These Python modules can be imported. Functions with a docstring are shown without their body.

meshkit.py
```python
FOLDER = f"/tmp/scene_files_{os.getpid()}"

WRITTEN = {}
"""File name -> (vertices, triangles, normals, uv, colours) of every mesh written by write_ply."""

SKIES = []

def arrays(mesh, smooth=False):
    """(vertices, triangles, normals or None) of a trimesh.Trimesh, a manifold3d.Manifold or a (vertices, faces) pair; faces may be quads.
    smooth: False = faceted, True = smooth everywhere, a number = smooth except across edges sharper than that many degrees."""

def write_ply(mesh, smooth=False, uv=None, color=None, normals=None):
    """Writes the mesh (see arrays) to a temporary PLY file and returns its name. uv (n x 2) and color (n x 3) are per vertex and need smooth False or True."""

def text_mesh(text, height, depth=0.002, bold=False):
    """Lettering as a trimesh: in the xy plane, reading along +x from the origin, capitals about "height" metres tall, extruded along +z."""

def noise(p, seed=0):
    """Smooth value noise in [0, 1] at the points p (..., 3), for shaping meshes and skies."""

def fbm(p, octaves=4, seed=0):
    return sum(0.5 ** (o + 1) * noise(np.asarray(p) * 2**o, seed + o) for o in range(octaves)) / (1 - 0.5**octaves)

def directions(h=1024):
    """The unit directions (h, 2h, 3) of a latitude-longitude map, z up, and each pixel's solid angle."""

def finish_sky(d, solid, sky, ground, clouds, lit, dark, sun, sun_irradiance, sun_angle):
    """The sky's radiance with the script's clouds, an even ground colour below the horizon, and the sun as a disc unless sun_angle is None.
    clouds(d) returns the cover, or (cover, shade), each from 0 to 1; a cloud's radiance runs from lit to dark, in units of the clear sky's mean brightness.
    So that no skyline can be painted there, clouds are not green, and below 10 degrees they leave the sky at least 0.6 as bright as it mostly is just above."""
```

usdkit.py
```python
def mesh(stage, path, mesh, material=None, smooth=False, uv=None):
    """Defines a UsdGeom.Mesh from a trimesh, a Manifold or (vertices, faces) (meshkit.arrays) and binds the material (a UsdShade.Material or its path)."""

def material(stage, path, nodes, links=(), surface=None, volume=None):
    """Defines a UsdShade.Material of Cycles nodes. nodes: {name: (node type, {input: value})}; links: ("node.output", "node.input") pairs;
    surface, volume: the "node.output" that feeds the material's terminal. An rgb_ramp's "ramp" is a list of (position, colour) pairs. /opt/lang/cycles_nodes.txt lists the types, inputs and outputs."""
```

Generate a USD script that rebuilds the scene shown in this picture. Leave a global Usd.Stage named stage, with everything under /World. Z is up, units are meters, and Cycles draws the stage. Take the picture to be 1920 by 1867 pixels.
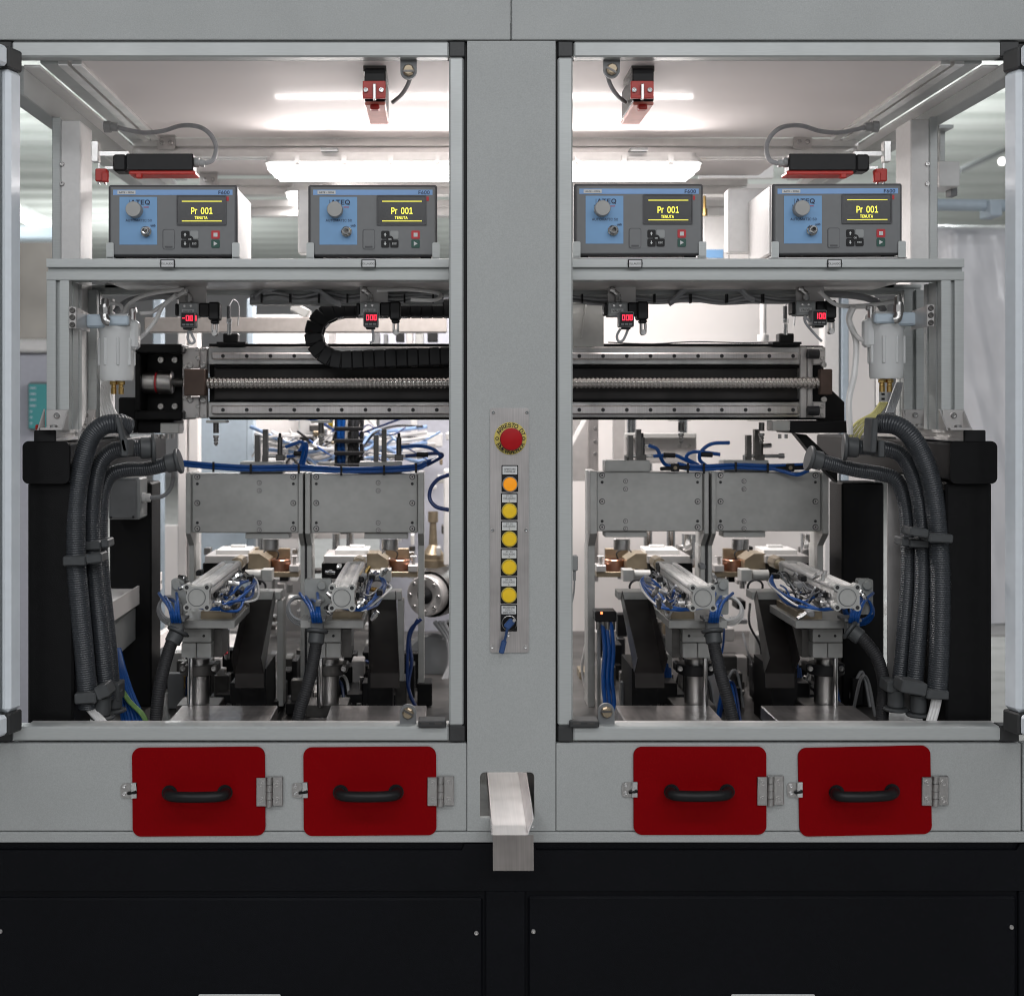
import math, random
import numpy as np, trimesh
from shapely.geometry import Polygon, Point, box as sbox
from shapely.ops import unary_union
import usdkit, meshkit
from pxr import Usd, UsdGeom, UsdLux, UsdShade, Gf, Sdf, Vt

random.seed(7); np.random.seed(7)
stage = Usd.Stage.CreateInMemory()
UsdGeom.Xform.Define(stage, '/World')
UsdGeom.Scope.Define(stage, '/World/Looks')

# ---------------------------------------------------------------- camera
CAMD, CAMZ, F, U0, V0 = 2.4, 1.40, 2400.0, 825.0, 765.0
cam = UsdGeom.Camera.Define(stage, '/World/camera')
cam.CreateFocalLengthAttr(30.0); cam.CreateHorizontalApertureAttr(24.0); cam.CreateVerticalApertureAttr(24.0 * 995 / 1024)
cam.CreateHorizontalApertureOffsetAttr((960 - U0) / 80.0); cam.CreateVerticalApertureOffsetAttr(-(933.5 - V0) / 80.0)
cam.CreateFStopAttr(2.8); cam.CreateFocusDistanceAttr(2.48); cam.CreateExposureAttr(0.08)
cam.CreateClippingRangeAttr((0.05, 200.0))
xf = UsdGeom.Xformable(cam); xf.AddTranslateOp().Set((0, -CAMD, CAMZ)); xf.AddRotateXOp().Set(90.0)

# ---------------------------------------------------------------- light: dim hall air, hall ceiling lamps, lamps inside the cabinet
AMBIENT, HALL, LAMP, REAR = 0.16, 13.0, 60.0, 18.0
usdkit.material(stage, '/World/Looks/hall_ambient', {'b': ('background_shader', {'color': (0.93, 0.97, 1.0), 'strength': AMBIENT})}, surface='b.background')
dome = UsdLux.DomeLight.Define(stage, '/World/ambient_light')
UsdShade.MaterialBindingAPI.Apply(dome.GetPrim()).Bind(UsdShade.Material.Get(stage, '/World/Looks/hall_ambient'))

def rect_lamp(name, c, w, l, inten, col=(1, 1, 1), rot=(0, 0, 0)):
    r = UsdLux.RectLight.Define(stage, '/World/' + name)
    r.CreateWidthAttr(w); r.CreateHeightAttr(l); r.CreateIntensityAttr(inten); r.CreateColorAttr(Gf.Vec3f(*col))
    x = UsdGeom.Xformable(r); x.AddTranslateOp().Set(c); x.AddRotateXYZOp().Set(rot)
    return r
for k, (x, y) in enumerate([(-1.9, -2.8), (0.4, -2.8), (2.7, -2.8), (-2.4, -6.0), (0.4, -6.0), (3.2, -6.0), (-2.4, -9.5), (0.4, -9.5), (3.2, -9.5)]):
    rect_lamp('overhead_light_%03d' % k, (x, y, 4.0), 1.6, 0.35, HALL * (1.0 if y > -4 else 1.6), (0.97, 0.98, 1.0), (0 if y > -4 else 35, 0, 0))
for k, (x, y) in enumerate([(-3.0, 6.0), (2.5, 6.5), (-2.5, 11.0), (3.5, 11.0), (0, 16.0)]):
    rect_lamp('rear_overhead_light_%03d' % k, (x, y, 3.9), 2.4, 0.5, HALL * 2.0, (0.95, 0.98, 1.0))
rect_lamp('cabinet_rear_light', (.42, 1.38, 2.03), 1.0, .08, REAR, (1.0, .955, .93))
for k, (x, y) in enumerate([(-4.5, 8.0), (3.5, 8.0), (-4.5, 15.0), (3.5, 15.0)]):
    rect_lamp('hall_uplight_%03d' % k, (x, y, 2.6), 2.5, 2.5, 2.6, (0.97, 1.0, 0.98), (180, 0, 0))

# ---------------------------------------------------------------- helpers: picture position at a depth -> place in the world
def X(u, y=0.0): return (u - U0) * (CAMD + y) / F
def Zz(v, y=0.0): return CAMZ + (V0 - v) * (CAMD + y) / F
def P(u, v, y=0.0): return np.array([X(u, y), y, Zz(v, y)])
def S(px, y=0.0): return px * (CAMD + y) / F

def cat(*ms):
    V, Fc, n = [], [], 0
    for m in ms:
        v, f = (m.vertices, m.faces) if hasattr(m, 'faces') else m
        V.append(np.asarray(v, float)); Fc.append(np.asarray(f, int) + n); n += len(v)
    return np.vstack(V), np.vstack(Fc)
def catl(l): return cat(*l)
def move(m, d): return (np.asarray(m[0]) + np.asarray(d), m[1])
def rotm(m, ang, axis, c):
    R = trimesh.transformations.rotation_matrix(ang, axis)[:3, :3]
    return ((np.asarray(m[0]) - c) @ R.T + c, m[1])

_BF = np.array([[0, 2, 1], [0, 3, 2], [4, 5, 6], [4, 6, 7], [0, 1, 5], [0, 5, 4], [2, 3, 7], [2, 7, 6], [1, 2, 6], [1, 6, 5], [0, 4, 7], [0, 7, 3]])
def box(x0, x1, y0, y1, z0, z1, bev=0.0):
    x0, x1 = min(x0, x1), max(x0, x1); y0, y1 = min(y0, y1), max(y0, y1); z0, z1 = min(z0, z1), max(z0, z1)
    if bev <= 0:
        return np.array([[x0, y0, z0], [x1, y0, z0], [x1, y1, z0], [x0, y1, z0], [x0, y0, z1], [x1, y0, z1], [x1, y1, z1], [x0, y1, z1]], float), _BF
    b = min(bev, (x1 - x0) * .45, (y1 - y0) * .45, (z1 - z0) * .45)
    pts = []
    for X_, sx in ((x0, 1), (x1, -1)):
        for Y_, sy in ((y0, 1), (y1, -1)):
            for Z_, sz in ((z0, 1), (z1, -1)):
                pts += [(X_ + sx * b, Y_ + sy * b, Z_), (X_ + sx * b, Y_, Z_ + sz * b), (X_, Y_ + sy * b, Z_ + sz * b)]
    h = trimesh.convex.convex_hull(np.array(pts))
    return np.array(h.vertices), np.array(h.faces)
def pbox(u0, v0, u1, v1, y0, y1, bev=0.0):      # front face fills the picture rectangle at depth y0, box reaches back to y1
    return box(X(u0, y0), X(u1, y0), y0, y1, Zz(v1, y0), Zz(v0, y0), bev)

def frame_of(d):
    d = np.asarray(d, float); d = d / np.linalg.norm(d)
    a = np.array([0, 0, 1.0]) if abs(d[2]) < .9 else np.array([1.0, 0, 0])
    e1 = np.cross(a, d); e1 /= np.linalg.norm(e1)
    return e1, np.cross(d, e1), d
def lathe(prof, p0, d, n=16):                    # prof: (radius, distance along d)
    e1, e2, d = frame_of(d); p0 = np.asarray(p0, float)
    V, Fc = [], []
    for r, t in prof:
        for k in range(n):
            a = 2 * math.pi * k / n
            V.append(p0 + d * t + (e1 * math.cos(a) + e2 * math.sin(a)) * r)
    for i in range(len(prof) - 1):
        for k in range(n):
            a, b = i * n + k, i * n + (k + 1) % n
            Fc += [(a, b, b + n), (a, b + n, a + n)]
    return np.array(V), np.array(Fc)
def cyl(p0, p1, r, n=16, ch=0.0, r1=None):
    p0, p1 = np.asarray(p0, float), np.asarray(p1, float); L = np.linalg.norm(p1 - p0); r1 = r if r1 is None else r1
    if ch > 0: pr = [(1e-6, 0), (r - ch, 0), (r, ch), (r1, L - ch), (r1 - ch, L), (1e-6, L)]
    else: pr = [(1e-6, 0), (r, 0), (r1, L), (1e-6, L)]
    return lathe(pr, p0, p1 - p0, n)
def ycyl(u, v, y0, y1, r, n=16, ch=0.0, r1=None): # cylinder along the depth axis, its front face centred on the picture point
    c = P(u, v, y0); return cyl(c, c + np.array([0, y1 - y0, 0]), r, n, ch, r1)
def zcyl(u, v0, v1, y, r, n=16, ch=0.0): return cyl(P(u, v1, y), P(u, v0, y), r, n, ch)
def spline(pts, per=10):
    p = np.array(pts, float)
    if len(p) < 3:
        return np.array([p[0] + (p[-1] - p[0]) * t for t in np.linspace(0, 1, per + 1)])
    q = np.vstack([2 * p[0] - p[1], p, 2 * p[-1] - p[-2]]); out = []
    for i in range(1, len(q) - 2):
        for t in np.linspace(0, 1, per, endpoint=False):
            a, b, c, d = q[i - 1], q[i], q[i + 1], q[i + 2]
            out.append(.5 * (2 * b + (c - a) * t + (2 * a - 5 * b + 4 * c - d) * t * t + (3 * b - a - 3 * c + d) * t ** 3))
    return np.vstack([out, p[-1]])
def even(p, step):
    L = np.r_[0, np.cumsum(np.linalg.norm(np.diff(p, axis=0), axis=1))]
    s = np.linspace(0, L[-1], max(2, int(L[-1] / step)))
    return np.stack([np.interp(s, L, p[:, k]) for k in range(3)], 1)
def tube(p, r, n=10, rr=None):
    p = np.asarray(p, float); T = np.gradient(p, axis=0); T /= np.linalg.norm(T, axis=1, keepdims=True) + 1e-12
    e1 = frame_of(T[0])[0]; V = []
    R = np.full(len(p), r) if rr is None else rr
    for i in range(len(p)):
        e1 = e1 - T[i] * (e1 @ T[i]); e1 /= np.linalg.norm(e1); e2 = np.cross(T[i], e1)
        for k in range(n):
            a = 2 * math.pi * k / n
            V.append(p[i] + (e1 * math.cos(a) + e2 * math.sin(a)) * R[i])
    m = len(p); Fc = []
    for i in range(m - 1):
        for k in range(n):
            a, b = i * n + k, i * n + (k + 1) % n
            Fc += [(a, b, b + n), (a, b + n, a + n)]
    V += [p[0], p[-1]]
    for k in range(n):
        Fc += [(m * n, (k + 1) % n, k), (m * n + 1, (m - 1) * n + k, (m - 1) * n + (k + 1) % n)]
    return np.array(V), np.array(Fc)
def cable(pts, r, n=8, per=8): return tube(spline(pts, per), r, n)
def hose_mesh(pts, r, pitch=0.0044, n=20):       # ribbed flexible conduit
    p = even(spline(pts, 14), pitch / 4)
    k = np.arange(len(p)) % 4
    return tube(p, r, n, np.array([r, r, r * .985, r * .945])[k])
def poly_plate(poly, y0, y1):                    # outline in x-z, thickness y0..y1
    gs = getattr(poly, 'geoms', [poly]); out = []
    for g in gs:
        m = trimesh.creation.extrude_polygon(g, abs(y1 - y0), engine='earcut')
        v = np.asarray(m.vertices); out.append((np.stack([v[:, 0], max(y0, y1) - v[:, 2], v[:, 1]], 1), np.asarray(m.faces)))
    return catl(out)
def rrect(u0, v0, u1, v1, y, rad):
    g = sbox(X(u0, y), Zz(v1, y), X(u1, y), Zz(v0, y))
    return g.buffer(-rad).buffer(rad, quad_segs=6) if rad > 0 else g
def rplate(u0, v0, u1, v1, y0, y1, rad): return poly_plate(rrect(u0, v0, u1, v1, y0, rad), y0, y1)
def ppoly(uv, y): return Polygon([(X(u, y), Zz(v, y)) for u, v in uv])
def extrude_to(poly, o, ex, ey, L):              # outline in (ex, ey), pushed L along ex x ey
    m = trimesh.creation.extrude_polygon(poly, L, engine='earcut'); v = np.asarray(m.vertices)
    ex, ey = np.asarray(ex, float), np.asarray(ey, float)
    return np.asarray(o, float) + v[:, :1] * ex + v[:, 1:2] * ey + v[:, 2:] * np.cross(ex, ey), np.asarray(m.faces)
def tslot(w, h, slots=1, s=0.008, dpt=0.011):
    dpt = min(dpt, .26 * min(w, h)); s = min(s, .4 * min(w, h))
    g = sbox(0, 0, w, h).buffer(-.0015).buffer(.0015, quad_segs=2)
    nx, ny = (slots, slots) if np.ndim(slots) == 0 else slots
    for k in range(nx):
        c = w * (k + .5) / nx; g = g.difference(sbox(c - s / 2, -1, c + s / 2, dpt)).difference(sbox(c - s / 2, h - dpt, c + s / 2, 1))
    for k in range(ny):
        c = h * (k + .5) / ny; g = g.difference(sbox(-1, c - s / 2, dpt, c + s / 2)).difference(sbox(w - dpt, c - s / 2, 1, c + s / 2))
    return g
def prof_x(x0, x1, y0, z0, w=.045, h=.045, slots=1): return extrude_to(tslot(w, h, slots), (x0, y0, z0), (0, 1, 0), (0, 0, 1), x1 - x0)
def prof_y(y0, y1, x0, z0, w=.045, h=.045, slots=1): return extrude_to(tslot(h, w, slots), (x0, y0, z0), (0, 0, 1), (1, 0, 0), y1 - y0)
def prof_z(z0, z1, x0, y0, w=.045, h=.045, slots=1): return extrude_to(tslot(w, h, slots), (x0, y0, z0), (1, 0, 0), (0, 1, 0), z1 - z0)
_tc = {}
def text(s, u, v, y, hpx, bold=False, center=True, wide=1.0, depth=.0003):  # lettering facing the front, centred on the picture point
    h = S(hpx, y); key = (s, bold)
    if key not in _tc:
        m = meshkit.text_mesh(s, 1.0, .01, bold); _tc[key] = (np.asarray(m.vertices), np.asarray(m.faces))
    vv, f = _tc[key]; w = vv[:, 0].max() + vv[:, 0].min()
    x = (vv[:, 0] - (w / 2 if center else 0)) * h * wide
    c = P(u, v, y)
    return np.stack([c[0] + x, c[1] - vv[:, 2] * depth / .01, c[2] + (vv[:, 1] - .5) * h], 1), f
def screw(c, r, d=(0, -1, 0), h=None):           # socket cap screw: chamfered head with a recess
    h = h or r * .7
    return lathe([(r, 0), (r, h * .75), (r * .85, h), (r * .5, h), (r * .45, h * .45), (1e-6, h * .45)], np.asarray(c, float), d, 10)
def torus(c, d, R, r, n=20, m=8):
    e1, e2, d = frame_of(d); c = np.asarray(c, float)
    p = np.array([c + R * (e1 * math.cos(a) + e2 * math.sin(a)) for a in np.linspace(0, 2 * math.pi, n + 1)])
    return tube(p, r, m)

# ---------------------------------------------------------------- prims
LOC, USED = {}, {}
def fresh(parent, name):
    k = USED.get((parent, name), 0); USED[(parent, name)] = k + 1
    return '%s/%s' % (parent, name if k == 0 else '%s_%03d' % (name, k))
LABELS = {}
def meta(prim, label=None, category=None, group=None, kind=None):
    if label:
        prim.SetCustomDataByKey('label', label)
    if category: prim.SetCustomDataByKey('category', category)
    if group: prim.SetCustomDataByKey('group', group)
    if kind: prim.SetCustomDataByKey('kind', kind)
def thing(name, label, category, loc=(0, 0, 0), group=None, kind=None):
    p = fresh('/World', name); x = UsdGeom.Xform.Define(stage, p); x.AddTranslateOp().Set(tuple(float(c) for c in loc))
    LOC[p] = np.asarray(loc, float); meta(x.GetPrim(), label, category, group, kind)
    return p
def L(m): return '/World/Looks/' + m
def part(parent, name, mesh, m, label=None, smooth=32, kind=None):
    loc = LOC[parent]; p = fresh(parent, name)
    v, f = (mesh.vertices, mesh.faces) if hasattr(mesh, 'faces') else mesh
    g = usdkit.mesh(stage, p, (np.asarray(v) - loc, f), L(m), smooth=smooth)
    LOC[p] = loc; meta(g.GetPrim(), label, kind=kind)
    return p
def solo(name, label, category, mesh, m, group=None, kind=None, smooth=32):
    v = np.asarray(mesh[0]); loc = np.array([(v[:, 0].min() + v[:, 0].max()) / 2, (v[:, 1].min() + v[:, 1].max()) / 2, v[:, 2].min()])
    p = fresh('/World', name); g = usdkit.mesh(stage, p, (v - loc, mesh[1]), L(m), smooth=smooth)
    UsdGeom.Xformable(g).AddTranslateOp().Set(tuple(float(c) for c in loc)); LOC[p] = loc
    meta(g.GetPrim(), label, category, group, kind)
    return p
def dup(src, label, loc, rotz=0.0, group=None):
    pr = stage.GetPrimAtPath(src); p = fresh('/World', src.split('/')[-1])
    x = UsdGeom.Xform.Define(stage, p); x.GetPrim().GetReferences().AddInternalReference(src)
    x.GetPrim().SetInstanceable(True); x.ClearXformOpOrder()
    x.AddTranslateOp().Set(tuple(float(c) for c in loc))
    if rotz: x.AddRotateZOp().Set(rotz)
    cd = pr.GetCustomData(); meta(x.GetPrim(), label, cd.get('category'), group or cd.get('group'))
    LOC[p] = np.asarray(loc, float)
    return p

# ---------------------------------------------------------------- materials
def mat(name, col, rough=.5, metal=0.0, var=.06, scale=60.0, bump=0.0, bscale=500.0, coat=0.0, crough=.03, spec=.5, stretch=None, emit=None, estr=0.0, mott=0.0, rvar=0.0, trans=0.0):
    c = np.array(col, float)
    nodes = {'g': ('geometry', {}), 'n': ('noise_texture', {'scale': scale, 'detail': 4.0}),
             'r': ('rgb_ramp', {'ramp': [(.3, tuple(c * (1 - var))), (.7, tuple(np.minimum(c * (1 + var), 1)))]}),
             'p': ('principled_bsdf', {'roughness': rough, 'metallic': metal, 'coat_weight': coat, 'coat_roughness': crough, 'specular_ior_level': spec, 'transmission_weight': trans})}
    links = [('n.fac', 'r.fac'), ('r.color', 'p.base_color')]
    if mott:
        nodes['nm'] = ('noise_texture', {'scale': 3.2, 'detail': 6.0, 'roughness': .62, 'distortion': .4}); nodes['rm'] = ('rgb_ramp', {'ramp': [(.32, (1 - mott,) * 3), (.68, (1.0,) * 3)]})
        nodes['mm'] = ('mix', {'mix_type': 'multiply', 'fac': 1.0}); links = [('n.fac', 'r.fac'), ('g.position', 'nm.vector'), ('nm.fac', 'rm.fac'), ('r.color', 'mm.color1'), ('rm.color', 'mm.color2'), ('mm.color', 'p.base_color')]
    if stretch:
        nodes['m'] = ('mapping', {'scale': stretch}); links += [('g.position', 'm.vector'), ('m.vector', 'n.vector')]
    else: links += [('g.position', 'n.vector')]
    if rvar:
        nodes['n3'] = ('noise_texture', {'scale': 7.0, 'detail': 3.0}); nodes['mr'] = ('map_range', {'from_min': .3, 'from_max': .7, 'to_min': max(.03, rough - rvar), 'to_max': rough + rvar})
        links += [('g.position', 'n3.vector'), ('n3.fac', 'mr.value'), ('mr.result', 'p.roughness')]
    if bump:
        nodes['n2'] = ('noise_texture', {'scale': bscale, 'detail': 2.0}); nodes['b'] = ('bump', {'strength': bump, 'distance': .002})
        links += [('g.position', 'n2.vector'), ('n2.fac', 'b.height'), ('b.normal', 'p.normal')]
    if emit is not None:
        nodes['p'][1]['emission_color'] = emit; nodes['p'][1]['emission_strength'] = estr
    usdkit.material(stage, '/World/Looks/' + name, nodes, links, surface='p.BSDF')
mat('grey_paint', (.415, .43, .425), .48, var=.07, mott=.07, scale=420, bump=.25, bscale=700, rvar=.06)
mat('grey_door_paint', (.40, .415, .41), .46, var=.05, scale=420, bump=.2, bscale=700)
mat('anodised', (.47, .49, .485), .42, .2, var=.04, scale=40, stretch=(1, 1, 12), rvar=.06)
mat('anodised_door', (.80, .85, .90), .35, .05, var=.03, scale=40)
mat('tube_pale', (.30, .45, .72), .3, var=.1)
mat('screw_steel', (.6, .57, .54), .17, .95, var=.1)
mat('cast_grey', (.32, .33, .32), .55, .1, var=.08, bump=.2)
mat('beam_grey', (.27, .25, .235), .5, .2, var=.08)
mat('anodised_bright', (.78, .77, .755), .28, .35, var=.04, scale=40, rvar=.06)
mat('white_paint', (.74, .73, .72), .4, var=.03, scale=80, bump=.1, bscale=500)
mat('ceiling_sheet', (.82, .775, .765), .6, var=.02, scale=6, coat=.06, crough=.09, spec=.08, rvar=.05)
mat('white_plastic', (.78, .78, .77), .35, var=.03)
mat('grey_plastic', (.30, .31, .31), .5, var=.05)
mat('mid_plastic', (.17, .175, .18), .5, var=.06)
mat('corner_plastic', (.035, .036, .037), .5, var=.1, bump=.15)
mat('black_paint', (.0034, .0040, .0062), .55, var=.3, mott=.3, scale=300, bump=.35, bscale=600, spec=.16, rvar=.1)
mat('black_frame', (.004, .004, .0045), .5, var=.2, bump=.2, spec=.2)
mat('black_plastic', (.008, .008, .009), .45, var=.15, bump=.1, spec=.3)
mat('black_sheet', (.022, .019, .018), .32, .3, var=.2, scale=20, rvar=.08)
mat('rubber', (.018, .018, .02), .6, var=.2)
mat('red_paint', (.235, .0002, .0022), .55, var=.05, mott=.12, rvar=.1, scale=300, bump=.12, spec=.06)
mat('red_plastic', (.42, .02, .012), .38, var=.08)
mat('pink_plastic', (.62, .24, .19), .4, var=.06)
mat('steel', (.52, .51, .50), .3, 1.0, var=.07, scale=30, stretch=(60, 1, 1), rvar=.08)
mat('brushed_steel', (.58, .55, .54), .33, .9, var=.09, scale=14, stretch=(40, 1, 1), rvar=.07)
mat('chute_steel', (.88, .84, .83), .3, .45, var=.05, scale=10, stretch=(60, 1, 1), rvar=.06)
mat('machined', (.45, .45, .435), .42, .3, var=.06, mott=.14, scale=50, bump=.06, bscale=900, rvar=.05)
mat('machined_light', (.55, .53, .52), .4, .6, var=.06, scale=40)
mat('table_steel', (.42, .39, .38), .3, .7, var=.2, scale=9, rvar=.1, stretch=(8, 1, 1))
mat('table_dark', (.10, .095, .092), .4, .5, var=.3, scale=9, rvar=.1)
mat('dark_steel', (.12, .115, .11), .38, .8, var=.15)
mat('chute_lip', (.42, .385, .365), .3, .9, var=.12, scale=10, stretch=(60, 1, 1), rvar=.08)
mat('chrome', (.75, .75, .75), .12, 1.0, var=.03)
mat('brass', (.62, .42, .16), .3, 1.0, var=.08)
mat('copper', (.55, .29, .2), .25, 1.0, var=.08)
mat('bronze', (.33, .27, .19), .4, .7, var=.1)
mat('brown_block', (.085, .055, .043), .5, .3, var=.1)
mat('hose_grey', (.038, .042, .048), .3, var=.1)
mat('clip_grey', (.06, .064, .067), .5, var=.08)
mat('cable_grey', (.30, .305, .315), .5, var=.08)
mat('cable_dark', (.04, .042, .046), .5, var=.1)
mat('tube_white', (.70, .69, .68), .3, var=.04)
mat('tube_blue', (.008, .075, .30), .3, var=.1)
mat('tube_navy', (.012, .035, .14), .35, var=.1)
mat('wire_green', (.18, .32, .10), .45, var=.2)
mat('wire_yellow', (.52, .48, .20), .45, var=.1)
mat('yellow_disc', (.62, .52, .12), .5, var=.04)
mat('estop_red', (.40, .006, .010), .5, var=.05, spec=.2)
mat('button_yellow', (.78, .52, .012), .35, var=.03, emit=(1, .62, .02), estr=.06)
mat('button_orange', (.85, .30, .004), .35, var=.03, emit=(1, .35, .005), estr=.25)
mat('tag_white', (.62, .63, .63), .5, var=.02)
mat('ink', (.02, .02, .022), .6)
mat('key_blue', (.025, .07, .2), .4, var=.1)
mat('tester_front', (.175, .18, .185), .5, var=.03, bump=.08)
mat('tester_rim', (.075, .075, .08), .5, var=.05)
mat('tester_blue', (.19, .37, .62), .5, var=.02)
mat('stripe_blue', (.23, .40, .70), .5, var=.02)
mat('logo_navy', (.01, .018, .06), .5)
mat('logo_red', (.45, .02, .03), .5)
mat('screen', (.045, .046, .048), .25, var=.08, scale=30)
mat('screen_yellow', (.4, .4, .02), .5, emit=(1.0, .92, .12), estr=1.05)
mat('led_red', (.3, .0, .01), .4, emit=(1.0, .02, .05), estr=3.0)
mat('led_spot', (.3, .05, .0), .4, emit=(1.0, .12, .04), estr=6.0)
mat('key_red', (.50, .02, .03), .45); mat('key_green', (.012, .075, .055), .45)
mat('knob_grey', (.38, .38, .37), .55, var=.03)
mat('lamp_diffuser', (.9, .9, .9), .4, emit=(1.0, .955, .94), estr=3.5)
mat('tube_light', (.9, .9, .9), .4, emit=(1.0, .98, .95), estr=6.0)
mat('hall_ceiling', (.80, .83, .80), .7, var=.04)
mat('hall_floor', (.42, .41, .40), .35, var=.1, scale=3, rvar=.1)
mat('hall_wall', (.62, .60, .62), .7, var=.04, scale=2)
mat('brown_wall', (.27, .245, .225), .7, var=.2, scale=2)
mat('lilac_paint', (.46, .47, .53), .5, var=.04)
mat('pale_blue', (.45, .53, .60), .5, var=.04)
mat('teal_screen', (.02, .12, .13), .4, emit=(.12, .5, .5), estr=.18)
mat('film', (.78, .78, .81), .25, var=.05, scale=9, spec=.7)
mat('panel_white', (.80, .765, .745), .55, var=.03, scale=3)
usdkit.material(stage, L('clear_glass'), {'t': ('transparent_bsdf', {'color': (.95, .97, .96)}), 'g': ('glossy_bsdf', {'roughness': .02}), 'f': ('fresnel', {'IOR': 1.45}), 'm': ('mix_closure', {})},
                [('f.fac', 'm.fac'), ('t.BSDF', 'm.closure1'), ('g.BSDF', 'm.closure2')], surface='m.closure')
usdkit.material(stage, L('bowl_plastic'), {'d': ('principled_bsdf', {'base_color': (.80, .81, .81), 'roughness': .18, 'coat_weight': .5}), 't': ('translucent_bsdf', {'color': (.8, .81, .81)}), 'm': ('mix_closure', {'fac': .3})},
                [('d.BSDF', 'm.closure1'), ('t.BSDF', 'm.closure2')], surface='m.closure')

# ================================================================ the hall behind (setting)
def struct(name, mesh, m, kind='structure'):
    g = usdkit.mesh(stage, fresh('/World', name), mesh, L(m)); meta(g.GetPrim(), kind=kind)
struct('floor', box(-14, 14, -8, 26, -.1, 0), 'hall_floor')
hc = [box(-14, 14, 3.5, 26, 4.16, 4.22)]
for k in range(31): hc.append(box(-14, 14, 3.6 + k * .72, 3.6 + k * .72 + .36, 4.02, 4.17, .04))
struct('ceiling', catl(hc), 'hall_ceiling')
struct('wall', box(-14, 14, 24, 24.2, 0, 4.2), 'hall_wall')

# ================================================================ cabinet of the machine
FR = .0
cab = thing('machine_cabinet', 'tall grey and black machine cabinet framing two open window bays', 'machine', (.13, .4, 0))
part(cab, 'header_panel', box(X(-60), X(957.2), -.002, .03, Zz(75.5), Zz(-160), .0015), 'grey_paint')
part(cab, 'header_panel', box(X(959), X(1985), -.002, .03, Zz(75.5), Zz(-160), .0015), 'grey_paint')
part(cab, 'header_backing', box(X(-60), X(1985), .012, .028, Zz(80), Zz(40)), 'black_plastic')
# centre panel with the rounded opening for the chute
cp = sbox(X(876), Zz(1557), X(1041.5), Zz(77.5)).difference(sbox(X(900), Zz(1533), X(1002), Zz(1447)).buffer(-.009).buffer(.009, quad_segs=5).union(sbox(X(900), Zz(1533), X(1002), Zz(1500))))
part(cab, 'centre_panel', poly_plate(cp, -.001, .012), 'grey_paint')
for u0, u1 in ((866, 880), (1036, 1050)):
    part(cab, 'panel_gap', box(X(u0), X(u1), .014, .035, Zz(1560), Zz(74)), 'black_plastic')
part(cab, 'lower_panel', box(X(-60), X(874.8), -.0015, .02, Zz(1557), Zz(1393), .0015), 'grey_paint')
part(cab, 'lower_panel', box(X(1042.7), X(1914), -.0015, .02, Zz(1557), Zz(1393), .0015), 'grey_paint')
part(cab, 'lower_panel', box(X(1917), X(1985), -.0015, .02, Zz(1557), Zz(1393), .0015), 'grey_paint')
part(cab, 'ledge', box(X(-60), X(1985), -.004, .10, Zz(1578), Zz(1558.6), .0015), 'grey_paint')
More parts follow.
